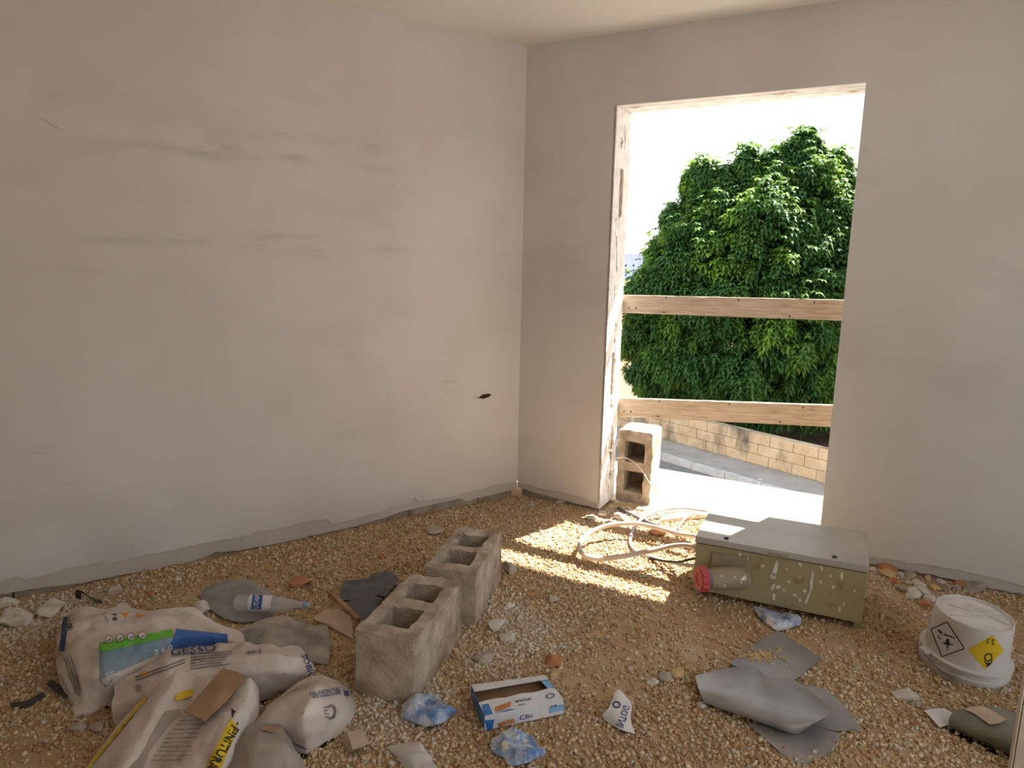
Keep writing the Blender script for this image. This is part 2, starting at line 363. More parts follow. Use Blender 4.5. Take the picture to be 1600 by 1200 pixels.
# left wall ---------------------------------------------------------
LT = [(0, 908), (26, 900), (39, 905), (160, 876), (165, 881), (310, 850), (391, 837), (394, 832), (446, 824), (472, 816), (512, 811), (517, 818), (530, 818), (556, 811), (604, 797), (640, 787), (648, 777), (653, 784), (714, 774), (756, 763), (787, 755), (811, 751)]
LB = [(0, 929), (52, 921), (130, 912), (210, 901), (310, 879), (336, 863), (378, 860), (478, 842), (488, 837), (551, 824), (572, 818), (640, 797), (719, 779), (730, 784), (803, 766)]
lt = [(-max(0, s), z) for s, z in (wl(*q) for q in LT)]; lb = [(-max(0, s), max(z, .004)) for s, z in (wl(*q) for q in LB)]
LW = 6.2
lt = [(-LW, .09)] + jag(lt)[:-1] + [(0, lt[-1][1])]; lb = [(-LW, .03)] + jag(lb)[:-1] + [(0, lb[-1][1])]
wall_left = tag(wall_piece('wall_left', [lt + [(0, CEIL), (-LW, CEIL)]], 0, .02, M['wall_l'], -UL, NL), kind='structure')
wall_piece('undercoat_band', [lb + [(0, .3), (-LW, .3)]], .006, .019, M['undercoat'], -UL, NL, wall_left)
wall_piece('wall_core', [[(-LW, .18), (.3, .18), (.3, CEIL), (-LW, CEIL)]], .021, .25, M['base'], -UL, NL, wall_left)
js = [0.03, .29, .765, 1.245, 1.73, 2.21, 2.69, 3.17, 3.65]
for a, b in zip(js, js[1:]):
    wall_piece('base_block', [[(-b + .004, -.12), (-a - .004, -.12), (-a - .004, .17), (-b + .004, .17)]], .016 + random.uniform(0, .005), .24, M['base'], -UL, NL, wall_left)
# chip and scuffs in the plaster
def wall_chip(name, pts, parent, off=-.001, u=UL, n=NL, mat='nail'):
    v = [tuple(WP(u, n, *(lambda q: (q[0], off, q[1]))(on_wall(px, py, u, n)))) for px, py in pts]
    k = len(v); v += [tuple(np.array(q) - n * .002) for q in v]
    o = mesh_obj(name, v, [tuple(range(k)), tuple(range(2 * k - 1, k - 1, -1))] + [((i + 1) % k, i, k + i, k + (i + 1) % k) for i in range(k)], M[mat])
    o.parent = parent; o.matrix_parent_inverse = parent.matrix_world.inverted(); return o
bpy.context.view_layer.update()
wall_chip('plaster_chip', [(739, 618), (748, 621), (753, 617), (762, 615), (768, 616), (764, 620), (756, 623), (748, 622)], wall_left)
for pts in ([(684, 596), (700, 594), (714, 596), (700, 598)], [(690, 612), (703, 611), (700, 615)], [(60, 182), (80, 193), (102, 205), (82, 196)], [(440, 207), (448, 207), (455, 209), (446, 209)], [(35, 706), (60, 709), (82, 706), (60, 707)], [(855, 500), (858, 530), (862, 553), (857, 532)]):
    if pts[0][0] > 815: continue
    wall_chip('scuff', pts, wall_left, mat='undercoat')
# right wall with the door opening ------------------------------------
def wr(px, py): return on_wall(px, py, UR, NR)
RT1 = [(813, 755), (828, 758), (854, 765), (902, 775), (935, 787)]; RB1 = [(813, 763), (844, 773), (881, 783), (919, 791), (935, 800)]
RT2 = [(1290, 858), (1356, 871), (1410, 876), (1418, 880.5), (1437, 880), (1478, 888), (1502, 891), (1535, 899), (1584, 911), (1600, 916)]
RB2 = [(1290, 874), (1356, 885), (1385, 886), (1418, 893.5), (1444, 897), (1486, 905), (1519, 914), (1551, 922), (1600, 930)]
RW = 3.6
def rl(L, a, b):
    p = [wr(*q) for q in L]; p = jag([(s, max(z, .004)) for s, z in p]); return [(a, p[0][1])] + [q for q in p if a < q[0] < b] + [(b, p[-1][1])]
t1, b1, t2, b2 = rl(RT1, 0, D0), rl(RB1, 0, D0), rl(RT2, D1, RW), rl(RB2, D1, RW)
wall_right = tag(wall_piece('wall_right', [t1 + [(D0, CEIL), (0, CEIL)], [(D0, DH), (D1, DH), (D1, CEIL), (D0, CEIL)], t2 + [(RW, CEIL), (D1, CEIL)]], 0, .02, M['wall_r'], UR, NR), kind='structure')
wall_piece('undercoat_band', [b1 + [(D0, .3), (0, .3)], b2 + [(RW, .3), (D1, .3)]], .006, .019, M['undercoat'], UR, NR, wall_right)
wall_piece('wall_core', [[(-.25, .16), (D0 - .012, .16), (D0 - .012, CEIL), (-.25, CEIL)], [(D0 - .012, DH + .012), (D1 + .004, DH + .012), (D1 + .004, CEIL), (D0 - .012, CEIL)], [(D1 + .004, .16), (RW, .16), (RW, CEIL), (D1 + .004, CEIL)]], .021, TH, M['mortar'], UR, NR, wall_right)
for a, b in ((0.02, .30), (.30, D0 - .004), (D1 + .006, 2.12), (2.12, 2.39), (2.39, 2.87), (2.87, 3.35)):
    wall_piece('base_block', [[(a + .004, -.12), (b - .004, -.12), (b - .004, .155), (a + .004, .155)]], .018 + random.uniform(0, .004), TH - .005, M['base'], UR, NR, wall_right)
# plaster skin of the left reveal, broken away over slots and along a ragged seam
def reveal_skin(name, ny, nzc, z0, z1, keep, s_face, s_back, mat):
    v, f = [], []; idx = {}
    def vid(i, j, k):
        if (i, j, k) not in idx:
            jx = .0035 * nz(i * .9, j * .7, k) ; idx[(i, j, k)] = len(v)
            e = 0 < i < ny
            v.append(((s_face if k == 0 else s_back) + (.0025 * nz(i * .5, j * .31, 5) if k == 0 else 0), TH * i / ny + (jx if e else 0), z0 + (z1 - z0) * j / nzc + jx))
        return idx[(i, j, k)]
    K = [[keep((i + .5) / ny, z0 + (z1 - z0) * (j + .5) / nzc) for j in range(nzc)] for i in range(ny)]
    for i in range(ny):
        for j in range(nzc):
            if not K[i][j]: continue
            f.append((vid(i, j, 0), vid(i + 1, j, 0), vid(i + 1, j + 1, 0), vid(i, j + 1, 0)))
            for (di, dj, a, b) in ((-1, 0, (i, j), (i, j + 1)), (1, 0, (i + 1, j + 1), (i + 1, j)), (0, -1, (i + 1, j), (i, j)), (0, 1, (i, j + 1), (i + 1, j + 1))):
                x, y = i + di, j + dj
                if not (0 <= x < ny and 0 <= y < nzc and K[x][y]): f.append((vid(*a, 0), vid(*b, 0), vid(*b, 1), vid(*a, 1)))
    o = mesh_obj(name, v, f, mat, wall_right); return o
def keep(t, z):
    if .42 < t < .62 and (1.78 < z < 2.06 or .72 < z < .98): return False
    c = .5 + .12 * math.sin(z * 3); wv = nz(t * 6, z * 7, 1) * .5 + nz(t * 15, z * 18, 4) * .4
    if .15 < z < .5: return wv + abs(t - .65) * 1.6 > .12
    if abs(t - c) < .16 and wv > .22: return False
    return wv < .62
reveal_skin('reveal_plaster', 22, 190, .02, DH, keep, D0, D0 - .014, M['plaster_raw'])
wall_piece('reveal_plaster', [[(D1, .0), (D1 + .004, .0), (D1 + .004, DH), (D1, DH)]], .02, TH, M['plaster_raw'], UR, NR, wall_right)
# lintel soffit of rough boards struck with plaster
for k in range(4):
    wall_piece('lintel_strip', [[(D0 - .012, DH + random.uniform(.0, .004)), (D1, DH + random.uniform(0, .004)), (D1, DH + .012), (D0 - .012, DH + .012)]], .02 + (TH - .02) * k / 4, .02 + (TH - .02) * (k + 1) / 4 - .003, M['plaster_raw'], UR, NR, wall_right)
# ceiling, and the walls that close the room outside the picture
RC = WP(UR, NR, RW, 0, 0); LC = WP(UL, NL, LW, 0, 0)
A1 = RC - NR * 1.0; A2 = RC - NR * 4.6; A3 = RC - NR * 5.6
cpl = [WP(UR, NR, RW + .2, .24, 0), WP(UR, NR, -.25, .24, 0), WP(UL, NL, 0, .24, 0), WP(UL, NL, LW + .2, .24, 0), LC + (A3 - LC) * -.03, A3 + UR * .2 - NR * .2]
ceiling = tag(mesh_obj('ceiling', [(p[0], p[1], CEIL) for p in cpl] + [(p[0], p[1], CEIL + .25) for p in cpl], [tuple(range(6)), tuple(range(11, 5, -1))] + [((i + 1) % 6, i, 6 + i, 6 + (i + 1) % 6) for i in range(6)], M['ceiling']), kind='structure')
def strip(a, b, z0, z1, th, out): return box_vf(np.append(a[:2], z0), np.append((b - a)[:2], 0), np.append((out * th)[:2], 0), (0, 0, z1 - z0))
def multi(name, parts, mat):
    V, F = [], []
    for v, f in parts: k = len(V); V += list(v); F += [tuple(q + k for q in x) for x in f]
    return tag(mesh_obj(name, V, F, mat), kind='structure')
multi('wall_side', [strip(RC, A1, 0, CEIL, .25, UR), strip(A2, A3, 0, CEIL, .25, UR), strip(A1, A2, 2.5, CEIL, .25, UR), strip(A1, A2, -.1, .0, .25, UR)], M['wall_r'])
bd = (LC - A3); bd = bd / np.linalg.norm(bd); bn = np.array([-bd[1], bd[0], 0]); bn = bn if bn @ (A3 + bd * 2 - np.array([0, 2, 0])) > 0 else -bn
multi('wall_back', [strip(A3, LC, 0, CEIL, .25, bn)], M['wall_r'])

# ------------------------------------------------------------------ floor of sand and loose gravel
def hf(x, y): return .007 * nz(x * 1.7, y * 1.7, 3) + .004 * nz(x * 6, y * 6, 1)
xs = np.arange(-5.4, 3.9, .04); ys = np.arange(-3.2, 4.85, .04); V = []; F = []; keepv = {}
for j, y in enumerate(ys):
    for i, x in enumerate(xs): V.append((x, y, hf(x, y) if y > .8 else 0))
nx = len(xs)
for j in range(len(ys) - 1):
    for i in range(nx - 1):
        c = np.array([xs[i] + .02, ys[j] + .02, 0]) - CORNER
        if c @ NR > .24 or c @ NL > .2 or (c @ UR > RW + .2): continue
        F.append((j * nx + i, j * nx + i + 1, (j + 1) * nx + i + 1, (j + 1) * nx + i))
floor = tag(mesh_obj('floor', V, F, M['sand'], smooth=True), kind='structure')
# loose gravel, far too many to count
PAL = np.array([lin(*c)[:3] for c in ((202, 172, 132), (213, 186, 148), (188, 154, 114), (220, 202, 172), (204, 194, 178), (176, 140, 102), (194, 148, 104), (214, 190, 154))])
PW = np.array([.2, .22, .15, .14, .06, .1, .05, .08])
def gravel(name, n, region, rmin, rmax, dens, seedv):
    rg = np.random.default_rng(seedv)
    x = rg.uniform(region[0], region[1], n); y = rg.uniform(region[2], region[3], n)
    c = np.stack([x, y, np.zeros(n)], 1); rel = c - CORNER
    ok = (rel @ NR < .16) & (rel @ NL < -.005) & ~((rel @ NR > -.005) & ((rel @ UR < D0 + .01) | (rel @ UR > D1 - .01)))
    q = PX(c); ok &= (q[:, 0] > -70) & (q[:, 0] < 1670) & (q[:, 1] < 1290)
    x, y = x[ok], y[ok]
    dn = np.array([nz(a * 1.3, b * 1.3, 7) + .5 * nz(a * 4, b * 4, 9) for a, b in zip(x, y)])
    ok = rg.random(len(x)) < np.clip(dens + 1.5 * dn, .25, 1); x, y, dn = x[ok], y[ok], dn[ok]; n = len(x)
    z = np.array([hf(a, b) for a, b in zip(x, y)])
    base = np.array([(sx_, sy_, sz_) for sx_ in (-1, 1) for sy_ in (-1, 1) for sz_ in (-1, 1)], float)
    fc = np.array([(0, 1, 3, 2), (4, 6, 7, 5), (0, 4, 5, 1), (2, 3, 7, 6), (0, 2, 6, 4), (1, 5, 7, 3)])
    r = rmin + (rmax - rmin) * rg.random(n) ** 2.2
    v = base[None] * (1 + rg.uniform(-.38, .3, (n, 8, 3))) * .68 * (r[:, None] * rg.uniform(.65, 1.25, (n, 3)))[:, None, :]
    # random rotation
    qn = rg.normal(size=(n, 4)); qn /= np.linalg.norm(qn, axis=1)[:, None]; a, b, c_, d = qn.T
    Rm = np.stack([np.stack([1 - 2 * (c_ * c_ + d * d), 2 * (b * c_ - a * d), 2 * (b * d + a * c_)], -1), np.stack([2 * (b * c_ + a * d), 1 - 2 * (b * b + d * d), 2 * (c_ * d - a * b)], -1), np.stack([2 * (b * d - a * c_), 2 * (c_ * d + a * b), 1 - 2 * (b * b + c_ * c_)], -1)], 1)
    v = np.einsum('nij,nkj->nki', Rm, v)
    v[:, :, 0] += x[:, None]; v[:, :, 1] += y[:, None]; v[:, :, 2] += (z + r * rg.uniform(-.1, .55, n))[:, None]
    me = bpy.data.meshes.new(name); me.vertices.add(n * 8); me.vertices.foreach_set('co', v.astype(np.float32).ravel())
    fi = (fc[None] + (np.arange(n) * 8)[:, None, None]).reshape(-1)
    me.loops.add(len(fi)); me.loops.foreach_set('vertex_index', fi.astype(np.int32)); me.polygons.add(n * 6)
    me.polygons.foreach_set('loop_start', np.arange(0, len(fi), 4, dtype=np.int32)); me.polygons.foreach_set('loop_total', np.full(n * 6, 4, np.int32))
    ti = PAL[rg.choice(len(PAL), n, p=PW / PW.sum())] * rg.uniform(.8, 1.12, (n, 1)); ti = np.concatenate([ti, np.ones((n, 1))], 1)
    for px_, py_, rad in ((835, 1000, .16), (790, 955, .12), (770, 1035, .10), (665, 1085, .10), (600, 1120, .14), (950, 812, .17), (1000, 800, .2), (20, 965, .2), (90, 950, .18), (1420, 915, .16), (700, 790, .1)):
        c_ = G(px_, py_); dd = np.hypot(x - c_[0], y - c_[1]); k_ = np.clip(1.3 * np.exp(-(dd / rad) ** 2) * rg.random(n), 0, .9)[:, None]; ti[:, :3] = ti[:, :3] * (1 - k_) + np.array(lin(226, 218, 206)[:3]) * k_
    at_ = me.attributes.new('tint', 'FLOAT_COLOR', 'POINT'); at_.data.foreach_set('color', np.repeat(ti, 8, 0).astype(np.float32).ravel())
    me.update(); me.validate(); me.materials.append(M['gravel']); o = bpy.data.objects.new(name, me); col.objects.link(o); return o
gv = gravel('gravel', 210000, (-3.1, 2.9, 1.45, 4.5), .003, .0098, .8, 11); gv.parent = floor; tag(gv, 'loose ochre gravel spread over the whole room floor', kind='stuff')

# ------------------------------------------------------------------ outside: ledge, balcony above, street, stone wall
M['ledge'] = pm('pale_ledge_gravel', lin(206, 200, 190), lin(226, 221, 212), 30, .95, .6, 120)
M['asphalt'] = pm('asphalt', lin(120, 114, 106), lin(138, 130, 122), 6, .95, .3, 200)
M['pave'] = pm('pavement', lin(156, 146, 134), lin(172, 162, 150), 3, .95, .2, 120)
M['kerb'] = pm('kerb_stone', lin(176, 170, 164), lin(198, 192, 186), 6, .95, .3, 80)
M['tufa'] = pm('tufa_block', lin(190, 160, 126), lin(208, 182, 148), 3, .95, .3, 40)
mix_in(M['tufa'], lin(112, 98, 84), noise_mask(M['tufa'], 2.2, .52, .7, vec=(1, 1, .45)))
M['joint'] = pm('wall_joint', lin(120, 104, 88), lin(146, 128, 108), 10, .95)
M['soil'] = pm('dry_soil', lin(126, 98, 74), lin(150, 122, 96), .6, .98, .3, 20)
e0, e1 = G(1017, 729, 0), G(1285, 774, 0); eu = (e1 - e0) / np.linalg.norm(e1 - e0); en = np.array([-eu[1], eu[0], 0])
la, lb_ = e0 - eu * 7, e1 + eu * 6
def down(p, n, d): return np.asarray(p) + n * d
i0, i1 = WP(UR, NR, -6, .26, 0), WP(UR, NR, 7, .26, 0); s0, s1 = WP(UR, NR, D0, .17, 0), WP(UR, NR, D1, .17, 0); s2, s3 = WP(UR, NR, D0, .26, 0), WP(UR, NR, D1, .26, 0)
pl = [i0, s2, s0, s1, s3, i1, lb_, la]; n8 = len(pl)
ledge = tag(mesh_obj('floor_ledge', [(p[0], p[1], -.004) for p in pl] + [(p[0], p[1], ZS - .3) for p in pl], [tuple(range(n8)), tuple(range(2 * n8 - 1, n8 - 1, -1))] + [((i + 1) % n8, i, n8 + i, n8 + (i + 1) % n8) for i in range(n8)], M['ledge']), kind='structure')
bm = bmesh.new(); bm.from_mesh(ledge.data); bmesh.ops.recalc_face_normals(bm, faces=bm.faces); bm.to_mesh(ledge.data); bm.free()
v, f = box_vf(WP(UR, NR, -2.5, .25, 2.86), UR * 8, NR * 1.13, (0, 0, .18)); tag(mesh_obj('balcony_slab', v, f, M['ceiling']), kind='structure')
# wall line and kerb line on the street
w0, w1 = G(1019.5, 681.4, ZS), G(1287, 754.7, ZS); wd = (w0 - w1) / np.linalg.norm(w0 - w1); wn = np.array([wd[1], -wd[0], 0]); wn = wn if wn @ w0 > 0 else -wn   # away from camera
k0, k1 = G(1017, 705, ZS), G(1194, 756, ZS)
kd = float((w0 - k0) @ wn); kd2 = float((w1 - k1) @ wn); KD = (kd + kd2) / 2
b0 = w1 - wd * 9
v, f = box_vf(b0 - wn * (KD - .14) - np.array([0, 0, .2]), wd * 32, wn * (KD - .14 + .02), (0, 0, .2)); tag(mesh_obj('floor_pavement', v, f, M['pave']), kind='structure')
v, f = box_vf(b0 - wn * 14 - np.array([0, 0, .4]), wd * 32, wn * (14 - KD + .1), (0, 0, .26)); tag(mesh_obj('floor_street', v, f, M['asphalt']), kind='structure')
v, f = box_vf(b0 + wn * .2 - wd * 60 - np.array([0, 0, .4]), wd * 180, wn * 160, (0, 0, .4)); tag(mesh_obj('floor_field', v, f, M['soil']), kind='structure')
kerb = empty('kerb', tuple(w1 - wn * KD)); tag(kerb, 'pale stone kerb edging the street pavement', 'kerb')
ks = float((G(1081, 723, ZS) - b0) @ wd) % .806
def child(o, par): o.parent = par; o.matrix_parent_inverse = Matrix.Translation(par.location).inverted(); return o
for k in range(24):
    a = b0 + wd * (ks + .806 * k) - wn * KD - np.array([0, 0, .2]); child(box('kerb_stone', a + wd * .006, wd * .794, wn * .13, (0, 0, .2 + random.uniform(0, .006)), M['kerb'], None, .012), kerb)
sw = empty('stone_wall', tuple(w1)); tag(sw, 'low weathered tufa block wall along the far pavement', 'wall')
child(box('wall_core', b0 + wn * .02 - np.array([0, 0, .1]), wd * 30, wn * .2, (0, 0, .74), M['joint']), sw)
jt = float((AT(1020 / 4.706 + 960, 165 / 4.706 + 640, 13.1) - b0) @ wd)
for r in range(3):
    off = (jt + (0 if r % 2 == 0 else .26)) % .51
    for k in range(56):
        a = b0 + wd * (off + .51 * k - .51) + wn * random.uniform(-.004, .006) + np.array([0, 0, (2 - r) * .216 + .004])
        child(box('stone_block', a + wd * .005, wd * .5, wn * .22, (0, 0, .208), M['tufa'], None, .008), sw)

# ------------------------------------------------------------------ the tree
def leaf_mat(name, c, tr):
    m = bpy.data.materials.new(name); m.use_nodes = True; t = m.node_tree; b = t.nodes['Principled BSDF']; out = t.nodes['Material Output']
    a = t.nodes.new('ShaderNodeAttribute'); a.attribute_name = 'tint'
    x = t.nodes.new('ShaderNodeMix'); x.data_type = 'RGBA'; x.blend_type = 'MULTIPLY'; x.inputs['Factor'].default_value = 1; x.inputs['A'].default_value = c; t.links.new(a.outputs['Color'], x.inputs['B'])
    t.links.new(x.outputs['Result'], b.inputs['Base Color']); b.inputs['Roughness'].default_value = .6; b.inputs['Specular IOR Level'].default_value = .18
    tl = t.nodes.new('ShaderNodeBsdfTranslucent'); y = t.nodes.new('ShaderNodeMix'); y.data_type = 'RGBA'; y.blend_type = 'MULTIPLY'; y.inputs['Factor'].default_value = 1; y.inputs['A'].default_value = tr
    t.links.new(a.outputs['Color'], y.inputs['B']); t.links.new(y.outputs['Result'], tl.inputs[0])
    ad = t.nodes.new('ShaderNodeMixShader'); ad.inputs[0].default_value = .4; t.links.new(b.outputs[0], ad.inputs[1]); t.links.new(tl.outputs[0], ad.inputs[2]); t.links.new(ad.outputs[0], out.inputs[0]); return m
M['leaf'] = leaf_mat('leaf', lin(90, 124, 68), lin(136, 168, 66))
M['bark'] = pm('bark', lin(110, 84, 66), lin(150, 118, 94), 8, .95, .5, 40)
TD = 17.3
lobes = [(1175, 480, 165, 0), (1258, 285, 34, .2), (1250, 335, 58, -.2), (1192, 312, 40, .1), (1108, 322, 30, .2), (1126, 372, 50, -.2), (1082, 384, 38, .2), (1305, 352, 46, 0), (1345, 435, 80, 0), (1258, 238, 12, .2), (1256, 258, 20, .2), (1228, 258, 11, .1), (1172, 262, 11, .2), (1168, 284, 18, .1), (1204, 272, 12, 0), (1100, 282, 12, .2), (1084, 296, 12, .3), (1122, 292, 12, .1), (1308, 268, 9, .1), (1300, 300, 16, .1), (1328, 312, 14, 0), (1056, 352, 14, .2), (1052, 424, 38, .3), (1026, 480, 42, .4), (1003, 540, 34, .3), (1046, 592, 52, -.4), (1018, 604, 18, .8), (1034, 622, 26, .3), (1100, 560, 80, -.6),
         (1150, 620, 75, -.9), (1235, 610, 85, -.9), (1200, 395, 92, -.4), (1110, 440, 82, -.3), (1350, 560, 95, -.3), (1410, 480, 110, .4), (1290, 480, 110, -.5), (1180, 540, 120, -.9), (1060, 490, 75, -.4), (1300, 640, 60, -.6), (1085, 640, 40, -.6), (1400, 620, 90, 0), (1455, 420, 115, -1.2), (1490, 560, 110, -1.5), (1430, 610, 90, -2.0), (1540, 480, 110, -1.5)]  # rightmost lobes, mostly out of view, added to keep sun off the pavement
def foliage(name, lobes, TD, per, leafl, leafw, parent, seedv, shells=(.95, .8, .6, .4)):
    rg = np.random.default_rng(seedv)
    L = [(AT(x, y, TD + dz), r * TD / FPX) for x, y, r, dz in lobes]
    unit = lambda k: (lambda d: d / np.linalg.norm(d, axis=1)[:, None])(rg.normal(size=(k, 3)))
    LP, LQ, LF, LS = [], [], [], []
    for ci, (c, r) in enumerate(L):
        oc = np.array([c2 for k2, (c2, r2) in enumerate(L) if k2 != ci]); orr = np.array([r2 for k2, (c2, r2) in enumerate(L) if k2 != ci])
        inside = lambda p, f: (((p[:, None] - oc[None]) ** 2).sum(2) < (orr * f)[None] ** 2).any(1)
        # clumps standing proud of the lobe, leafy on their upper and outer sides
        q = unit(int(20 * r * r) + 14); cc = c + q * r * rg.uniform(.78, 1.0, (len(q), 1)); ok = ~inside(cc, .7); q, cc = q[ok], cc[ok]
        m = int(per * .26)
        if len(q):
            w_ = unit(len(q) * m).reshape(len(q), m, 3) + q[:, None] * .5 + np.array([0, 0, .35]); w_ /= np.linalg.norm(w_, axis=2)[:, :, None]
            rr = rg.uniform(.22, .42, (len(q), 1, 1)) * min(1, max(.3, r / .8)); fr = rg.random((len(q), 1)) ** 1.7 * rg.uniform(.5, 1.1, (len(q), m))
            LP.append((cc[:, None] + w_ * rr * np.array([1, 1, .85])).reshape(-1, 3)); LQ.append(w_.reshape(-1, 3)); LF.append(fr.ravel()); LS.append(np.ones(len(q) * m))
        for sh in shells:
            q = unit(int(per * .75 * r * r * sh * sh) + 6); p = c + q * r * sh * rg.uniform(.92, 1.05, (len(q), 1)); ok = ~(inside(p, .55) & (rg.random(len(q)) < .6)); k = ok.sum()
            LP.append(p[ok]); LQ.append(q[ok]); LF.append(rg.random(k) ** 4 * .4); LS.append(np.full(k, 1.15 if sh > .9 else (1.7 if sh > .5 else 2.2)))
    P, Q, Fh, Sc = np.concatenate(LP), np.concatenate(LQ), np.concatenate(LF), np.concatenate(LS)
    ok = (P[:, 2] > ZS + .3) & (((P - w1) @ wn > .45) | (P[:, 2] > ZS + 1.1)); P, Q, Fh, Sc = P[ok], Q[ok], Fh[ok], Sc[ok]; n = len(P)
    ax = Q * [.4, .4, 0] + [0, 0, 1] + rg.normal(0, .12, (n, 3)); ax /= np.linalg.norm(ax, axis=1)[:, None]
    u = np.cross(ax, [1, 0, .01]); u /= np.linalg.norm(u, axis=1)[:, None]; v = np.cross(ax, u); hgt = rg.uniform(.12, .24, n) * Sc * np.where((Q[:, 2] > .45) & (rg.random(n) < .22) & (Sc == 1), 2.3, 1)
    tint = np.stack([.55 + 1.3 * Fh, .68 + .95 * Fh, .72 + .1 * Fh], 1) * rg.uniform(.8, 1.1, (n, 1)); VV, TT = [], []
    for lv in range(3):
        a0 = rg.uniform(0, 6.28, n)
        for k in range(6):
            an = a0 + 6.283 * k / 6 + rg.uniform(-.2, .2, n); dr = u * np.cos(an)[:, None] + v * np.sin(an)[:, None]; sd = np.cross(dr, [0, 0, 1.]); sd /= np.linalg.norm(sd, axis=1)[:, None] + 1e-9
            ll = leafl * (1.1, 1.0, .72)[lv] * rg.uniform(.8, 1.2, n) * Sc; b_ = P + ax * (hgt * lv / 2)[:, None]; lw = (leafw * Sc)[:, None] * .5
            m1 = b_ + dr * (ll * .5)[:, None]; m1[:, 2] += ll * rg.uniform(0, .14, n); tp = b_ + dr * (ll * .92)[:, None]; tp[:, 2] -= ll * rg.uniform(.12, .45, n)
            VV.append(np.stack([b_, m1 + sd * lw, m1 - sd * lw, tp], 1)); TT.append(np.repeat((tint * rg.uniform(.85, 1.1, (n, 1)))[:, None], 4, 1))
    V = np.concatenate(VV).reshape(-1, 3).astype(np.float32); T = np.concatenate(TT).reshape(-1, 3); nl = len(V) // 4
    F = (np.array([0, 2, 1, 1, 2, 3], np.int32)[None] + (np.arange(nl, dtype=np.int32) * 4)[:, None]).reshape(-1, 3)
    me = bpy.data.meshes.new(name)
    me.vertices.add(len(V)); me.vertices.foreach_set('co', V.ravel()); me.loops.add(F.size); me.loops.foreach_set('vertex_index', F.ravel()); me.polygons.add(len(F))
    me.polygons.foreach_set('loop_start', np.arange(0, F.size, 3, dtype=np.int32)); me.polygons.foreach_set('loop_total', np.full(len(F), 3, np.int32))
    at_ = me.attributes.new('tint', 'FLOAT_COLOR', 'POINT'); at_.data.foreach_set('color', np.concatenate([T, np.ones((len(T), 1))], 1).astype(np.float32).ravel())
    me.update(); me.validate(); me.materials.append(M['leaf']); o = bpy.data.objects.new(name, me); col.objects.link(o); o.parent = parent; o['kind'] = 'stuff'; print(name, len(F)); return o
tb = AT(1180, 690, TD); tb = np.array([tb[0], TD, ZS])
tree = empty('leafy_tree'); tag(tree, 'large dense green tree growing behind the tufa wall', 'tree')
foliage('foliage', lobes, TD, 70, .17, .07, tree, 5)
tube('trunk', [tb, tb + [0.05, 0, 1.2], tb + [-.05, .05, 2.2], tb + [.1, 0, 3.6]], .2, M['bark'], tree, radii=(.24, .18, .15, .08))
for dx, dz, zz in ((-1.6, 1.6, 1.0), (1.5, 2.2, 1.2), (-.8, 3.4, 1.9), (.9, 4.4, 2.0), (-2.0, 2.6, 1.5), (2.2, 1.4, 1.1), (.2, 4.6, 2.6)):
    p0 = tb + [0, 0, zz]; p2 = tb + [dx, random.uniform(-.6, .4), dz + zz * .4]; tube('branch', [p0, (p0 + p2) / 2 + [0, 0, .25], p2], .07, M['bark'], tree, sides=7, radii=(.09, .06, .02))
# the hill with its apartment block
M['hill'] = pm('dry_hill', lin(112, 108, 112), lin(88, 90, 100), .02, .98)
V, F = [], []
for j in range(14):
    for i in range(70):
        x = -500 + i * 26; y = 560 + j * 70; t = j / 13; V.append((x, y, -6 + (36 + 12 * nz(i * .13, 3) + 6 * nz(i * .5, 9)) * min(1, t * 2.2) ** 1.3 + 3 * nz(i * .7, j * .7)))
for j in range(13):
    for i in range(69): F.append((j * 70 + i, j * 70 + i + 1, (j + 1) * 70 + i + 1, (j + 1) * 70 + i))
tag(mesh_obj('hill', V, F, M['hill'], smooth=True), kind='structure')
M['render'] = pm('white_render', lin(176, 178, 190), lin(190, 192, 204), .3, .9); M['pane'] = pm('dark_pane', lin(60, 70, 92), lin(76, 86, 108), 1, .3)
BY = 420.; q0 = AT(952, 398, BY); q1 = AT(1030, 398, BY); zb = AT(990, 470, BY)[2]
apt = empty('apartment_block', (q0[0], BY, zb)); tag(apt, 'distant white apartment block left of the tree', 'building')
fac = child(box('facade', (q0[0], BY, zb), (q1[0] - q0[0], 0, 0), (0, 14, 0), (0, 0, q0[2] - zb), M['render']), apt)
child(box('roof_parapet', (q0[0] - .3, BY - .3, q0[2]), (q1[0] - q0[0] + .6, 0, 0), (0, 14.6, 0), (0, 0, .7), M['render']), apt)
for r in range(6):
    for c in range(7):
        p = AT(954 + c * 12, 415 + r * 7.5, BY); box('window_pane', (p[0] - .55, BY - .05, p[2] - .6), (1.1, 0, 0), (0, .1, 0), (0, 0, 1.3), M['pane'], fac)

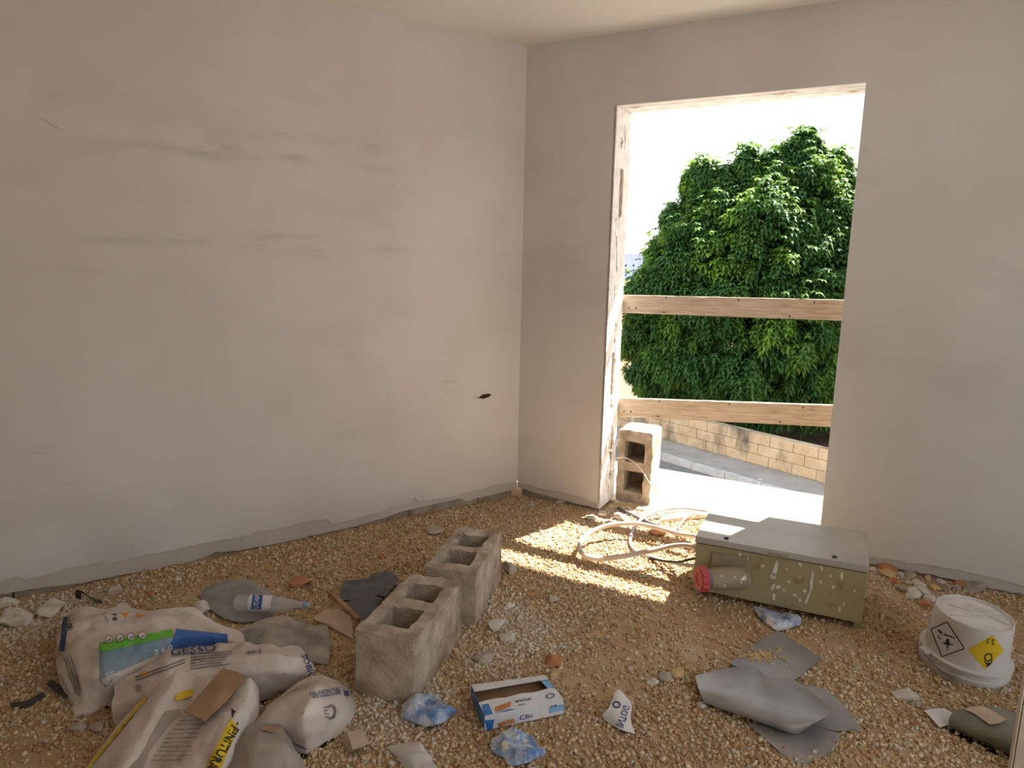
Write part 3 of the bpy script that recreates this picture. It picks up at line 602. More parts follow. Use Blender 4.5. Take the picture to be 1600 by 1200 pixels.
# ------------------------------------------------------------------ barrier planks across the opening
def plank(name, l0, l1, r0, r1, label, off):
    """picture corners: left top/bottom, right top/bottom on the outer wall face"""
    c = [np.array(WP(UR, NR, *(lambda q: (q[0], off, q[1]))(on_wall(px, py, UR, NR, off)))) for px, py in (l1, r1, r0, l0)]
    ux = c[1] - c[0]; L = np.linalg.norm(ux); ux /= L; up = c[3] - c[0]; up -= ux * (up @ ux); h = np.linalg.norm(up); up /= h; nn = np.cross(up, ux); nn = nn if nn @ NR > 0 else -nn
    o = c[0] - ux * .16; L += .4
    bm = bmesh.new(); n = 40
    rows = [[bm.verts.new((L * i / n, y * .028, (z * h) + (.0022 * nz(i * .6, z * 9, y)))) for (y, z) in ((0, 0), (1, 0), (1, 1), (0, 1))] for i in range(n + 1)]
    for a, b in zip(rows, rows[1:]):
        for k in range(4): bm.faces.new((a[k], b[k], b[(k + 1) % 4], a[(k + 1) % 4]))
    bm.faces.new(rows[0]); bm.faces.new(rows[-1])
    ob = bm_obj(name, bm, M['wood']); ob.matrix_world = Matrix(((ux[0], nn[0], up[0], o[0]), (ux[1], nn[1], up[1], o[1]), (ux[2], nn[2], up[2], o[2]), (0, 0, 0, 1)))
    tag(ob, label, 'plank', 'barrier planks across the door opening')
    for x, z in ((.2, .3), (.245, .3), (.43, .9), (.42, .12), (.85, .88), (1.25, .85), (1.13, .12)):
        v = [(x + .005 * math.cos(t), -.0012, z * h + .005 * math.sin(t)) for t in np.linspace(0, 6.28, 9)[:-1]]; k = mesh_obj('nail_head', v + [(a, .002, c_) for a, b, c_ in v], [tuple(range(8))] + [(i, (i + 1) % 8, 8 + (i + 1) % 8, 8 + i) for i in range(8)], M['nail'], ob)
    return ob
plank('barrier_plank', (973, 461), (973, 489), (1316, 469), (1313, 501), 'upper weathered wooden plank nailed across the door opening', .27)
plank('barrier_plank', (966, 622), (966, 651), (1301, 634), (1298, 667), 'lower slanting wooden plank nailed across the door opening', .27)

# ------------------------------------------------------------------ concrete blocks
def concrete_block(name, L, W, H, mat, seedv):
    """hollow block, two square cores running through its height; origin at bottom centre"""
    xs = [-L / 2]; 
    c0, c1, wy = .045 * L / .47, .45 * L, .05
    gx = [-L / 2, -L / 2 + .07, -.03, .03, L / 2 - .07, L / 2]; gy = [-W / 2, -W / 2 + .047, W / 2 - .047, W / 2]
    def refine(g, n):
        out = []
        for a, b in zip(g, g[1:]): k = max(2, int((b - a) / n)); out += [(a + (b - a) * i / k) for i in range(k)]
        return np.array(out + [g[-1]])
    X, Y, Z = refine(gx, .017), refine(gy, .017), np.linspace(0, H, 13)
    solid = lambda i, j: not ((gx[1] < (X[i] + X[i + 1]) / 2 < gx[2] or gx[3] < (X[i] + X[i + 1]) / 2 < gx[4]) and gy[1] < (Y[j] + Y[j + 1]) / 2 < gy[2])
    vid = {}; V = []; F = []
    def vv(i, j, k):
        if (i, j, k) not in vid: vid[(i, j, k)] = len(V); V.append((X[i], Y[j], Z[k]))
        return vid[(i, j, k)]
    nX, nY, nZ = len(X) - 1, len(Y) - 1, len(Z) - 1
    for i in range(nX):
        for j in range(nY):
            if not solid(i, j):
                F.append((vv(i, j, 1), vv(i + 1, j, 1), vv(i + 1, j + 1, 1), vv(i, j + 1, 1))); continue
            F.append((vv(i, j, nZ), vv(i + 1, j, nZ), vv(i + 1, j + 1, nZ), vv(i, j + 1, nZ))); F.append((vv(i, j, 0), vv(i, j + 1, 0), vv(i + 1, j + 1, 0), vv(i + 1, j, 0)))
            for di, dj, a, b in ((-1, 0, (i, j + 1), (i, j)), (1, 0, (i + 1, j), (i + 1, j + 1)), (0, -1, (i, j), (i + 1, j)), (0, 1, (i + 1, j + 1), (i, j + 1))):
                x, y = i + di, j + dj
                if not (0 <= x < nX and 0 <= y < nY and solid(x, y)):
                    for k in range(nZ): F.append((vv(*a, k), vv(*b, k), vv(*b, k + 1), vv(*a, k + 1)))
    out = []
    for x, y, z in V:
        q = Vector((x, y, z)) * 22 + Vector((seedv * 7, 0, 0)); d = Vector((nz(*q), nz(q.x + 9, q.y, q.z), nz(q.x, q.y + 9, q.z)))
        e = .003 + .011 * max(0, nz(x * 8 + seedv, y * 8, z * 8)) + (.004 if z > H - .001 else 0)
        # corners worn back
        ex = max(0, abs(x) / (L / 2) - .93) * max(0, abs(y) / (W / 2) - .88) * 40
        k = 1 - .07 * ex
        out.append((x * k + d.x * e, y * k + d.y * e, z + (d.z * e * 1.6 if z > .01 else 0) - (.004 * max(0, nz(x * 30, y * 30, seedv)) if z > H - .001 else 0)))
    o = mesh_obj(name, out, F, mat); o.data.polygons.foreach_set('use_smooth', [True] * len(o.data.polygons)); o.data.set_sharp_from_angle(angle=R(32)); return o
b1 = concrete_block('concrete_block', .469, .224, .241, M['concrete'], 1); b1.location = (-.3575, 2.3991, .0); b1.rotation_euler = (0, 0, R(73.74))
tag(b1, 'nearer hollow concrete block lying beside the paper sacks', 'concrete block', 'hollow concrete blocks')
b2 = concrete_block('concrete_block', .469, .224, .241, M['concrete'], 2); b2.location = (-.1916, 2.9181, .0); b2.rotation_euler = (0, 0, R(77.3))
tag(b2, 'farther hollow concrete block on the gravel, by the sun patch', 'concrete block', 'hollow concrete blocks')
b3 = concrete_block('concrete_block', .469, .224, .241, M['concrete'], 3)
g = G(1012, 790, 0) + NR * .014 + UR * .006; fx = UR * 1.0; ang = AR + R(4); fu = np.array([math.cos(ang), math.sin(ang), 0]); fn = np.array([-fu[1], fu[0], 0])
# stands on end: local x -> up, local y -> -along wall, local z -> towards the room
ctr = g - fu * .112 + fn * .241
b3.matrix_world = Matrix(((0, fu[0], -fn[0], ctr[0]), (0, fu[1], -fn[1], ctr[1]), (1, 0, 0, .2345), (0, 0, 0, 1)))
tag(b3, 'hollow concrete block standing on end outside the door jamb', 'concrete block', 'hollow concrete blocks')

# ------------------------------------------------------------------ electrical enclosure lying on its back
BX, BY_, BZ, BA, BL, BW, BH = .858, 2.995, .03, R(-25.27), .703, .414, .26
bu = np.array([math.cos(BA), math.sin(BA), .008]); bv = np.array([-math.sin(BA), math.cos(BA), 0]); bz = np.array([0, 0, 1.]); bo = np.array([BX, BY_, BZ])
enc = empty('electrical_enclosure', (BX, BY_, 0)); tag(enc, 'olive metal electrical enclosure with red socket lying on the gravel', 'enclosure')
def B(a, b, c): return bo + bu * a + bv * b + bz * c
child(box('body', B(0, 0, 0), bu * BL, bv * BW, bz * (BH - .034), M['olive'], None, .004), enc)
child(box('lid', B(-.004, -.004, BH - .03), bu * (BL + .008), bv * (BW + .008), bz * .03, M['lid'], None, .004), enc)
child(box('lid_notch', B(.31, -.0055, BH - .030), bu * .085, bv * .01, bz * .016, M['housing']), enc)
child(box('gasket', B(.003, .003, BH - .036), bu * (BL - .006), bv * (BW - .006), bz * .006, M['black']), enc)
for a in (.128, .575): child(lathe('lid_screw', [(.011, 0), (.011, .003), (.007, .006), (.0, .006)], B(a, .03, BH), bz, M['black'], None, 16), enc)
for a in (.0, BL - .03): child(box('mounting_foot', B(a, .02, -.034), bu * .03, bv * (BW - .04), bz * .034, M['olive'], None, .002), enc)
# socket housing on the front face, axis pointing left along the box
hb = child(box('socket_plate', B(.075, -.012, .075), bu * .155, bv * .012, bz * .125, M['housing'], None, .005), enc)
V, F = [], []; prof = [(.045, .0), (.05, .02), (.052, .10), (.05, .135)]
hx = bu * .84 + bv * .54; hx[2] = 0; hx /= np.linalg.norm(hx)
d_ = ray(1093, 905); fo = B(0, -.125, 0); capc = CAM + d_ * (((fo - CAM) @ bv) / (d_ @ bv)); ho = capc + hx * .045
hs = child(lathe('socket_housing', [(.043, 0), (.046, .02), (.05, .03), (.05, .15), (.04, .175)], ho, hx, M['housing'], None, 28), enc)
hc = lathe('socket_collar', [(.044, -.03), (.044, .0)], ho, hx, M['pvc_dark'], None, 28); hc.parent = hs
V, F = [], []; n = 48
cp_ = [(.0, -.044), (.026, -.046), (.03, -.050), (.048, -.052), (.057, -.047), (.057, -.018), (.048, -.014)]
a_ = np.cross([0, 0, 1.], hx); a_ /= np.linalg.norm(a_); b_ = np.cross(hx, a_)
for i, (r, h) in enumerate(cp_):
    for k in range(n):
        rr = r * (1 - (.07 if (k % 4) in (0, 1) and i in (4, 5) else 0)); t = 2 * math.pi * k / n; V.append(ho + hx * h + (a_ * math.cos(t) + b_ * math.sin(t)) * rr)
for i in range(len(cp_) - 1):
    for k in range(n): p, q = i * n + k, i * n + (k + 1) % n; F.append((p, q, q + n, p + n))
cap = mesh_obj('socket_cap', V, F, M['red'], hs); tag(cap, 'ribbed red screw cap of the socket')
# dried plaster splashes on the front face
ff = Flat([B(0, -.001, 0), B(BL, -.001, 0), B(BL, -.001, BH - .04), B(0, -.001, BH - .04)], 20)
def blob(px, py, w_, h_, ang=0, seedv=0, tail=0):
    rg = random.Random(seedv); n = 14; pts = []
    for k in range(n):
        t = 6.283 * k / n; r = .5 * rg.uniform(.6, 1.0); x, y = math.cos(t) * r * w_, math.sin(t) * r * h_ * (1 + (tail if math.sin(t) > 0 else 0)); pts.append((px + x * math.cos(ang) - y * math.sin(ang), py + x * math.sin(ang) + y * math.cos(ang)))
    P = [ff.at(*q, .0012) for q in pts]; P2 = [ff.at(*q, -.0005) for q in pts]
    return child(mesh_obj('plaster_splash', P + P2, [tuple(range(n))] + [((i + 1) % n, i, n + i, n + (i + 1) % n) for i in range(n)], M['splash']), enc)
for i, (x, y, w_, h_, a) in enumerate([(1211, 890, 8, 34, .3), (1208, 900, 12, 12, .2), (1250, 880, 6, 14, -.3), (1268, 910, 7, 42, .12), (1262, 935, 5, 30, .35), (1283, 885, 4, 16, -.3), (1315, 900, 6, 16, 0), (1294, 884, 6, 5, 0), (1233, 909, 6, 6, 0), (1216, 917, 9, 8, 0), (1208, 917, 6, 12, .4), (1209, 932, 6, 14, .1),
                                       (1225, 922, 5, 5, 0), (1257, 923, 8, 7, 0), (1242, 930, 9, 4, .3), (1250, 938, 4, 8, 0), (1312, 952, 5, 12, .05), (1318, 944, 3, 8, 0), (1335, 923, 3, 6, 0), (1302, 917, 5, 6, 0), (1192, 884, 7, 5, 0), (1156, 866, 6, 8, -.4), (1168, 874, 3, 10, .3), (1108, 853, 8, 3, .1), (1250, 901, 3, 4, 0), (1229, 889, 4, 4, 0), (1282, 910, 4, 7, 0), (1298, 900, 4, 4, 0)]):
    blob(x, y, w_, h_, a, i)
hf_ = Patch.__new__(Patch)   # front of the socket housing as a printing surface
hn_ = np.cross(hx, bz); hn_ = hn_ if hn_ @ ho < 0 else -hn_
hf_.P = np.array([[ho + hx * (.03 + .12 * i / 8) + (hn_ * math.cos(t) + bz * math.sin(t)) * .05 for t in np.linspace(-1.2, 1.3, 14)] for i in range(9)]); hf_.norm()
ffb = ff; ff = hf_
for i, (x, y, w_, h_, a) in enumerate([(1163, 903, 14, 8, -.6), (1167, 895, 5, 16, 0), (1138, 886, 6, 4, .4), (1127, 900, 4, 4, 0), (1148, 902, 4, 4, 0), (1132, 915, 5, 4, 0), (1158, 910, 4, 3, 0)]): blob(x, y, w_, h_, a, 90 + i)
ff = ffb

# ------------------------------------------------------------------ conduits and wires by the door
def cable(name, pts, r, mat, label, ridge=0, sides=10, n=8):
    o = tube(name, [G(*p) for p in pts], r, M[mat], None, sides, n, ridge); tag(o, label, 'cable', 'conduits and wires by the door'); return o
cable('conduit', [(1089, 856, .15), (1070, 852, .13), (1040, 855, .10), (1000, 864, .08), (960, 871, .06), (928, 873, .05), (911, 866, .05), (905, 854, .05), (912, 840, .06), (930, 828, .07), (955, 820, .08), (990, 818, .08), (1020, 823, .08), (1060, 834, .09), (1088, 838, .10)], .0125, 'pvc_pink', 'thick dusty pink conduit bent into a wide loop left of the enclosure', .03, 12, 14)
cable('conduit', [(1106, 799, .05), (1085, 796, .05), (1060, 794, .05), (1035, 797, .05), (1014, 804, .04), (1000, 813, .03), (990, 826, .02), (985, 840, .015), (986, 852, .015), (994, 862, .015), (1012, 869, .015), (1040, 877, .018), (1065, 882, .05), (1089, 884, .10)], .0085, 'pvc_lilac', 'thinner pale grey conduit curling under the thick loop', .03, 10, 12)
cable('conduit', [(966, 794, .012), (985, 803, .012), (1010, 815, .012), (1040, 826, .014), (1070, 834, .03), (1090, 838, .06)], .011, 'pvc_dark', 'straight dark grey conduit running from the jamb to the enclosure')
cable('wire', [(958, 717, .30), (975, 715, .30), (990, 722, .28), (1004, 737, .23), (1013, 752, .18), (1026, 769, .11), (1045, 783, .05), (1065, 790, .02), (1088, 795, .012)], .0035, 'wire', 'thin white wire arching in front of the standing block', 0, 6)
cable('wire', [(1092, 792, .012), (1082, 801, .03), (1068, 812, .04), (1061, 824, .04), (1065, 834, .04), (1078, 840, .05), (1090, 846, .07)], .005, 'wire', 'white wire hooking down beside the enclosure lid', 0, 8)
cable('wire', [(1008, 809, .006), (1022, 804, .006), (1045, 801, .006), (1065, 799, .006), (1084, 801, .006)], .003, 'pvc_dark', 'thin dark wire lying on the white ledge', 0, 6)
cable('cable', [(1089, 872, .14), (1078, 874, .12), (1060, 878, .07), (1035, 876, .03), (1015, 872, .012)], .006, 'black', 'short black cable entering the enclosure side', 0, 8)
o = box('timber_offcut', G(1030, 818, .002), G(1105, 809, .002) - G(1030, 818, .002), (G(1040, 806, .002) - G(1030, 818, .002)) * .45, (0, 0, .022), M['wood'], None, .003); tag(o, 'flat timber offcut lying behind the conduits', 'offcut')

# ------------------------------------------------------------------ upturned pail with hazard labels
pc = G(1503, 1041, 0); tilt = np.array([.03, -.07, 1.]); tilt /= np.linalg.norm(tilt)
pail = empty('pail', tuple(pc)); tag(pail, 'upturned white plastic pail with two hazard labels', 'pail')
PH, R0, R1 = .235, .148, .128
def pr(h): return .142 + (R1 - .142) * h / PH
body = lathe('pail_body', [(.146, .0), (.149, .004), (.149, .028), (.153, .030), (.153, .036), (.146, .038), (.146, .062), (.155, .064), (.155, .070), (pr(.07), .072), (pr(.1), .1), (pr(.2), .2), (pr(.228), .228), (pr(PH) - .001, PH), (pr(PH) - .006, PH), (pr(PH) - .008, PH - .01), (.0, PH - .01)], pc, tilt, M['pail'], None, 72, close=False); child(body, pail)
child(lathe('pail_base', [(pr(PH) - .010, PH - .0095), (.0, PH - .0085)], pc, tilt, M['paildust'], None, 48, close=False), pail)
ta = np.cross(tilt, [0, 1, 0]); ta /= np.linalg.norm(ta); tb_ = np.cross(tilt, ta)
def base_rib(pts):
    P = [pc + tilt * (PH - .007) + ta * x * R1 + tb_ * y * R1 for x, y in pts]; child(tube('base_rib', P, .0022, M['pail'], None, 6, 3), pail)
sgn = 1 if ta[0] > 0 else -1
base_rib([(-.8 * sgn, .1), (-.25 * sgn, .1), (-.15 * sgn, .1)]); base_rib([(-.15 * sgn, .1), (.2 * sgn, .0), (.4 * sgn, .1)]); base_rib([(.4 * sgn, .1), (.6 * sgn, .4), (.7 * sgn, .5)]); base_rib([(-.5 * sgn, -.5), (-.1 * sgn, -.25), (.2 * sgn, -.3)]); base_rib([(.2 * sgn, -.3), (.3 * sgn, -.25), (.85 * sgn, -.35)])
lug = pc + tilt * .075; ld = (G(1436, 1017, .07) - lug); ld -= tilt * (ld @ tilt); ld /= np.linalg.norm(ld); lt_ = np.cross(tilt, ld)
child(box('handle_lug', lug + ld * .146 - lt_ * .02 - tilt * .012, ld * .03, lt_ * .04, tilt * .012, M['pail'], None, .003), pail)
child(tube('handle_wire', [lug + ld * .165 - lt_ * .03, lug + ld * .172 - lt_ * .01 - tilt * .01, lug + ld * .168 + lt_ * .03 - tilt * .02, lug + ld * .15 + lt_ * .08 - tilt * .035, lug + ld * .12 + lt_ * .115 - tilt * .045], .0025, M['pvc_dark'], None, 6, 5), pail)
ps = Patch.__new__(Patch); camd = np.arctan2(-pc @ tb_, -pc @ ta)
ps.P = np.array([[pc + tilt * h + (ta * math.cos(t) + tb_ * math.sin(t)) * pr(h) for t in np.linspace(camd - 1.5, camd + 1.5, 60)] for h in np.linspace(.07, PH - .004, 24)]); ps.norm()
def pdec(name, shape, c, mat, off=.0008, par=None):
    o_ = decal(name, ps, shape, c, M[mat], None, off)
    if par is None: return child(o_, pail)
    o_.parent = par; return o_
D1c = [(1455, 983), (1472, 1026), (1507, 1013), (1480, 972)]   # left, bottom, right, top of the white diamond
LAB = tag(pdec('hazard_label', rect_shape(10, 10), [D1c[1], D1c[2], D1c[3], D1c[0]], 'labelwhite', .0006), 'white diamond label with a black border')
def edge_strip(a, b, w_, mat='ink'):
    a, b = np.array(a, float), np.array(b, float); d = b - a; n = np.array([-d[1], d[0]]) / np.linalg.norm(d) * w_ / 2
    pdec('label_border', rect_shape(8, 1), [a - n, b - n, b + n, a + n], mat, .0014, LAB)
for a, b in zip(D1c, D1c[1:] + D1c[:1]): edge_strip(a, b, 1.6)
def pp(pts, mat='ink'):
    pts = np.array(pts, float); lo, hi = pts.min(0), pts.max(0); s_ = (pts - lo) / (hi - lo)
    pdec('pictogram', poly_shape(s_), [(lo[0], lo[1]), (hi[0], lo[1]), (hi[0], hi[1]), (lo[0], hi[1])], mat, .0014, LAB)
Z5 = lambda *q: [(1420 + x / 6.667, 910 + y / 6.667) for x, y in q]
pp(Z5((293, 480), (330, 500), (400, 545), (485, 575), (480, 585), (400, 560), (350, 548), (318, 520))); pp(Z5((395, 585), (420, 590), (425, 630), (440, 655), (415, 650), (408, 710), (400, 708), (398, 655), (370, 640), (345, 630), (385, 622)))
pp(Z5((415, 640), (460, 640), (475, 650), (440, 650))); pp(Z5((305, 555), (320, 545), (318, 575), (345, 590), (335, 595), (308, 580)))
Y1 = [(1512, 1015), (1539, 1046), (1569, 1016), (1551, 992)]
LAB = tag(pdec('hazard_label', rect_shape(10, 10), [Y1[1], Y1[2], Y1[3], Y1[0]], 'yellow', .0006), 'yellow diamond label numbered 5.1')
pdec('label_number', text_shape('5.1'), [(1554, 999), (1543, 997), (1542, 1006), (1553, 1008)], 'ink', .0014, LAB)
pdec('pictogram', disc_shape(20, .68), [(1537, 1033), (1550, 1034), (1551, 1021), (1538, 1020)], 'ink', .0014, LAB)
pp(Z5((782, 800), (795, 825), (815, 835), (850, 832), (870, 800), (868, 830), (845, 860), (812, 882), (808, 850), (786, 830))); pp(Z5((800, 742), (880, 740), (880, 747), (800, 750)))

# ------------------------------------------------------------------ paper sacks
def poly(pt, pts, mat, par, name='print_mark', off=.0035):
    pts = np.array(pts, float); lo, hi = pts.min(0), pts.max(0)
    return decal(name, pt, poly_shape((pts - lo) / (hi - lo)), [(lo[0], lo[1]), (hi[0], lo[1]), (hi[0], hi[1]), (lo[0], hi[1])], M[mat], par, off)
def rc(pt, c, mat, par, name='print_panel', off=.003, n=(8, 5)): return decal(name, pt, rect_shape(n[0] * 3, n[1] * 3), c, M[mat], par, off)
def tx(pt, s_, c, mat, par, off=.0035): return decal('print_text', pt, text_shape(s_), c, M[mat], par, off)
def lines(pt, a, b, c, d, n, mat, par, frac=.35):
    """rows of small print between edges a-b (first line) and d-c (last line)"""
    a, b, c, d = (np.array(q, float) for q in (a, b, c, d)); rg = random.Random(n)
    for i in range(n):
        t0, t1 = i / n, (i + frac) / n; e = rg.uniform(.7, 1.0)
        l0, r0, l1, r1 = a + (d - a) * t0, b + (c - b) * t0, a + (d - a) * t1, b + (c - b) * t1
        decal('print_line', pt, rect_shape(16, 1), [l0, l0 + (r0 - l0) * e, l1 + (r1 - l1) * e, l1], M[mat], par, .0034)
S1 = Patch('paper_sack', [[(112, 958, .05), (134, 948, .10), (172, 951, .11), (235, 953, .115), (300, 955, .10), (345, 974, .05), (388, 1003, .01)],
                          [(102, 964, .08), (124, 955, .14), (172, 968, .155), (235, 970, .155), (300, 970, .13), (348, 985, .07), (390, 1007, .02)],
                          [(86, 995, .08), (121, 1000, .14), (160, 1010, .16), (235, 1005, .155), (300, 992, .12), (350, 998, .06), (391, 1011, .02)],
                          [(90, 1042, .06), (121, 1052, .10), (166, 1060, .11), (240, 1035, .09), (302, 1015, .06), (352, 1010, .03), (392, 1014, .01)],
                          [(118, 1122, .0), (146, 1114, .0), (178, 1095, .0), (248, 1058, .0), (305, 1032, .0), (354, 1022, .0), (394, 1018, .0)]],
           M['paper'], 11, crumple=.005, cscale=18, creases=.013, linear=True, pillow=True, seed=1)
p = tag(S1.o, 'open plaster sack with blue and green print, leftmost in the heap', 'sack', 'paper sacks in the heap')
rc(S1, [(157, 1062), (268, 1013), (300, 990), (156, 1008)], 'teal', p, n=(14, 6)); rc(S1, [(157, 1020), (270, 996), (270, 984), (156, 1006)], 'green', p, off=.0042, n=(12, 2))
rc(S1, [(262, 1014), (356, 1006), (355, 992), (276, 984)], 'blue', p, off=.0044, n=(10, 6)); poly(S1, [(157, 1062), (166, 1074), (176, 1062), (158, 1045)], 'teal', p)
rc(S1, [(93, 1018), (102, 1018), (106, 964), (99, 964)], 'navy', p, n=(2, 8))
for k, x in enumerate((171, 188, 205, 223)): pi_ = decal('print_icon', S1, disc_shape(18), [(x - 6, 1007 - k * 2), (x + 6, 1006 - k * 2), (x + 6, 995 - k * 2), (x - 6, 996 - k * 2)], M['whiteprint'], p, .0058); decal('print_icon_ring', S1, disc_shape(18, .82), [(x - 6.5, 1007.5 - k * 2), (x + 6.5, 1006.5 - k * 2), (x + 6.5, 994.5 - k * 2), (x - 6.5, 995.5 - k * 2)], M['greytext'], pi_, .0064); poly(S1, [(x - 3, 1003 - 2 * k), (x + 4, 999 - 2 * k), (x + 3, 1002 - 2 * k), (x - 1, 1005 - 2 * k)], 'greytext', pi_, off=.0066)
poly(S1, [(187, 959), (200, 959), (197, 967)], 'orange', p); poly(S1, [(212, 960), (225, 961), (219, 967)], 'orange', p)
tx(S1, 'ré', [(174, 960), (176, 972), (186, 971), (184, 960)], 'ink', p); tx(S1, 'e', [(105, 983), (106, 974), (114, 974), (113, 983)], 'navy', p); tx(S1, 'C', [(108, 973), (109, 966), (116, 966), (115, 973)], 'greytext', p)
lines(S1, (160, 958), (168, 978), (173, 977), (166, 958), 3, 'greytext', p); tx(S1, '25', [(167, 1063), (180, 1058), (177, 1049), (165, 1054)], 'whiteprint', p, .0055)
lines(S1, (112, 1024), (132, 1094), (122, 1100), (98, 1030), 3, 'greytext', p, .4); lines(S1, (96, 1050), (118, 1105), (112, 1108), (93, 1055), 2, 'greytext', p)
tx(S1, '2 6 0', [(240, 1024), (268, 1015), (268, 1007), (240, 1016)], 'whiteprint', p, .0055)
S2 = Patch('paper_sack', [[(180, 1056, .06), (262, 1016, .11), (350, 1006, .12), (430, 1006, .12), (462, 1015, .09), (488, 1040, .04)],
                          [(178, 1078, .09), (258, 1040, .155), (350, 1024, .165), (430, 1022, .155), (474, 1032, .11), (494, 1054, .04)],
                          [(176, 1105, .06), (258, 1075, .13), (350, 1055, .13), (430, 1050, .12), (480, 1054, .07), (496, 1063, .02)],
                          [(180, 1138, .0), (270, 1120, .03), (360, 1110, .01), (420, 1092, .0), (470, 1076, .0), (494, 1070, .0)]], M['paper'], 12, crumple=.005, cscale=18, creases=.013, linear=True, pillow=True, seed=4)
p = tag(S2.o, 'long plaster sack reading GESSO lying across the middle of the heap', 'sack', 'paper sacks in the heap')
tx(S2, 'GESSO', [(267, 1027), (338, 1018), (338, 1008), (266, 1015)], 'navy', p, .0048); tx(S2, 'SOBIO', [(470, 1024), (484, 1061), (492, 1059), (478, 1022)], 'navy', p, .0048)
lines(S2, (298, 1022), (366, 1018), (368, 1040), (298, 1050), 6, 'greytext', p); tx(S2, 'es 3', [(386, 1023), (409, 1023), (409, 1015), (386, 1016)], 'greytext', p, .0045)
lines(S2, (212, 1058), (290, 1030), (291, 1040), (214, 1068), 2, 'greytext', p); poly(S2, [(222, 1052), (232, 1049), (232, 1057), (222, 1058)], 'orange', p); lines(S2, (212, 1072), (224, 1068), (225, 1080), (213, 1083), 3, 'greytext', p)
S3 = Patch('paper_sack', [[(232, 1084, .10), (278, 1046, .15), (305, 1056, .15), (335, 1066, .15), (375, 1066, .17), (390, 1062, .175), (402, 1076, .11)],
                          [(205, 1112, .09), (262, 1080, .165), (290, 1098, .135), (330, 1100, .155), (368, 1092, .18), (388, 1088, .185), (400, 1104, .10)],
                          [(175, 1145, .06), (232, 1128, .14), (262, 1142, .115), (310, 1138, .15), (346, 1128, .17), (370, 1122, .18), (384, 1140, .08)],
                          [(142, 1190, .03), (200, 1185, .11), (238, 1192, .095), (285, 1188, .13), (318, 1180, .15), (346, 1172, .165), (362, 1188, .06)],
                          [(105, 1250, .0), (165, 1262, .04), (205, 1268, .03), (262, 1264, .06), (296, 1256, .07), (318, 1246, .08), (334, 1262, .0)]], M['paper'], 12, crumple=.005, cscale=18, creases=.008, linear=True, pillow=True, seed=9)
p = tag(S3.o, 'torn plaster sack with yellow FINITURA stripe nearest the camera', 'sack', 'paper sacks in the heap')
rc(S3, [(322, 1200), (344, 1200), (371, 1138), (360, 1124)], 'yellow', p, n=(3, 12)); tx(S3, 'FINITURA', [(361, 1134), (325, 1200), (336, 1203), (371, 1140)], 'ink', p, .0055)
rc(S3, [(136, 1200), (142, 1200), (232, 1090), (226, 1090)], 'yellow', p, n=(2, 16)); poly(S3, [(362, 1108), (368, 1112), (372, 1130), (369, 1134), (362, 1122)], 'ink', p, off=.003)
poly(S3, [(275, 1085), (290, 1079), (305, 1080), (300, 1088), (285, 1094), (272, 1096)], 'yellow', p, off=.003)
lines(S3, (285, 1120), (330, 1118), (300, 1195), (232, 1195), 11, 'greytext', p, .14)
poly(S3, [(281, 1108), (258, 1112), (248, 1130), (220, 1180), (196, 1205), (222, 1205), (240, 1165), (268, 1130), (284, 1116)], 'papergrey', p, 'crease_shade', .0026)  # darker patch paints the shade inside the fold
S4 = Patch('paper_sack', [[(436, 1092, .05), (468, 1066, .09), (502, 1055, .09), (528, 1066, .06), (545, 1080, .01)],
                          [(415, 1112, .07), (455, 1095, .13), (494, 1078, .155), (530, 1082, .10), (556, 1101, .0)],
                          [(398, 1136, .06), (446, 1128, .10), (474, 1118, .145), (522, 1114, .09), (550, 1124, .0)],
                          [(436, 1148, .02), (455, 1158, .03), (480, 1170, .02), (508, 1156, .01), (534, 1146, .0)]], M['paper'], 12, crumple=.007, cscale=9, creases=.008, linear=True, pillow=True, seed=14)
p = tag(S4.o, 'crumpled plaster sack with upside-down INTOGESSO print by the near block', 'sack', 'paper sacks in the heap')
tx(S4, 'INTOGESSO BIO', [(529, 1074), (483, 1084), (488, 1093), (531, 1086)], 'navy', p, .0048); tx(S4, 'C', [(524, 1100), (511, 1102), (511, 1124), (524, 1124)], 'greytext', p, .0045); poly(S4, [(537, 1080), (544, 1080), (545, 1088), (538, 1088)], 'navy', p, off=.003)
lines(S4, (505, 1105), (514, 1104), (516, 1124), (507, 1124), 4, 'greytext', p); poly(S4, [(455, 1158), (470, 1164), (484, 1170), (478, 1173), (464, 1168)], 'navy', p, off=.003)
S5 = Patch('paper_sack', [[(384, 1136, .08), (410, 1130, .10), (440, 1136, .09), (454, 1156, .05)], [(356, 1168, .08), (402, 1160, .115), (446, 1164, .10), (470, 1180, .04)],
                          [(336, 1205, .06), (390, 1202, .10), (450, 1206, .09), (488, 1215, .02)], [(322, 1250, 0), (380, 1262, .02), (440, 1262, .02), (494, 1252, 0)]], M['papergrey'], 12, crumple=.006, cscale=10, creases=.013, linear=True, pillow=True, seed=20)
tag(S5.o, 'greyish dusty sack cut by the bottom edge, right of the FINITURA sack', 'sack', 'paper sacks in the heap')
poly(S5, [(410, 1136), (440, 1134), (444, 1142), (425, 1146), (408, 1142)], 'card', S5.o, 'card_tear', .003)
CD = Patch('cardboard_scrap', [[(348, 1044, .205), (366, 1049, .205), (386, 1057, .205)], [(318, 1078, .20), (337, 1086, .203), (354, 1093, .20)], [(288, 1112, .185), (304, 1119, .187), (320, 1126, .185)]], M['card'], 6, .004, crumple=.002, seed=3)
tag(CD.o, 'brown cardboard scrap lying on top of the sacks', 'cardboard')

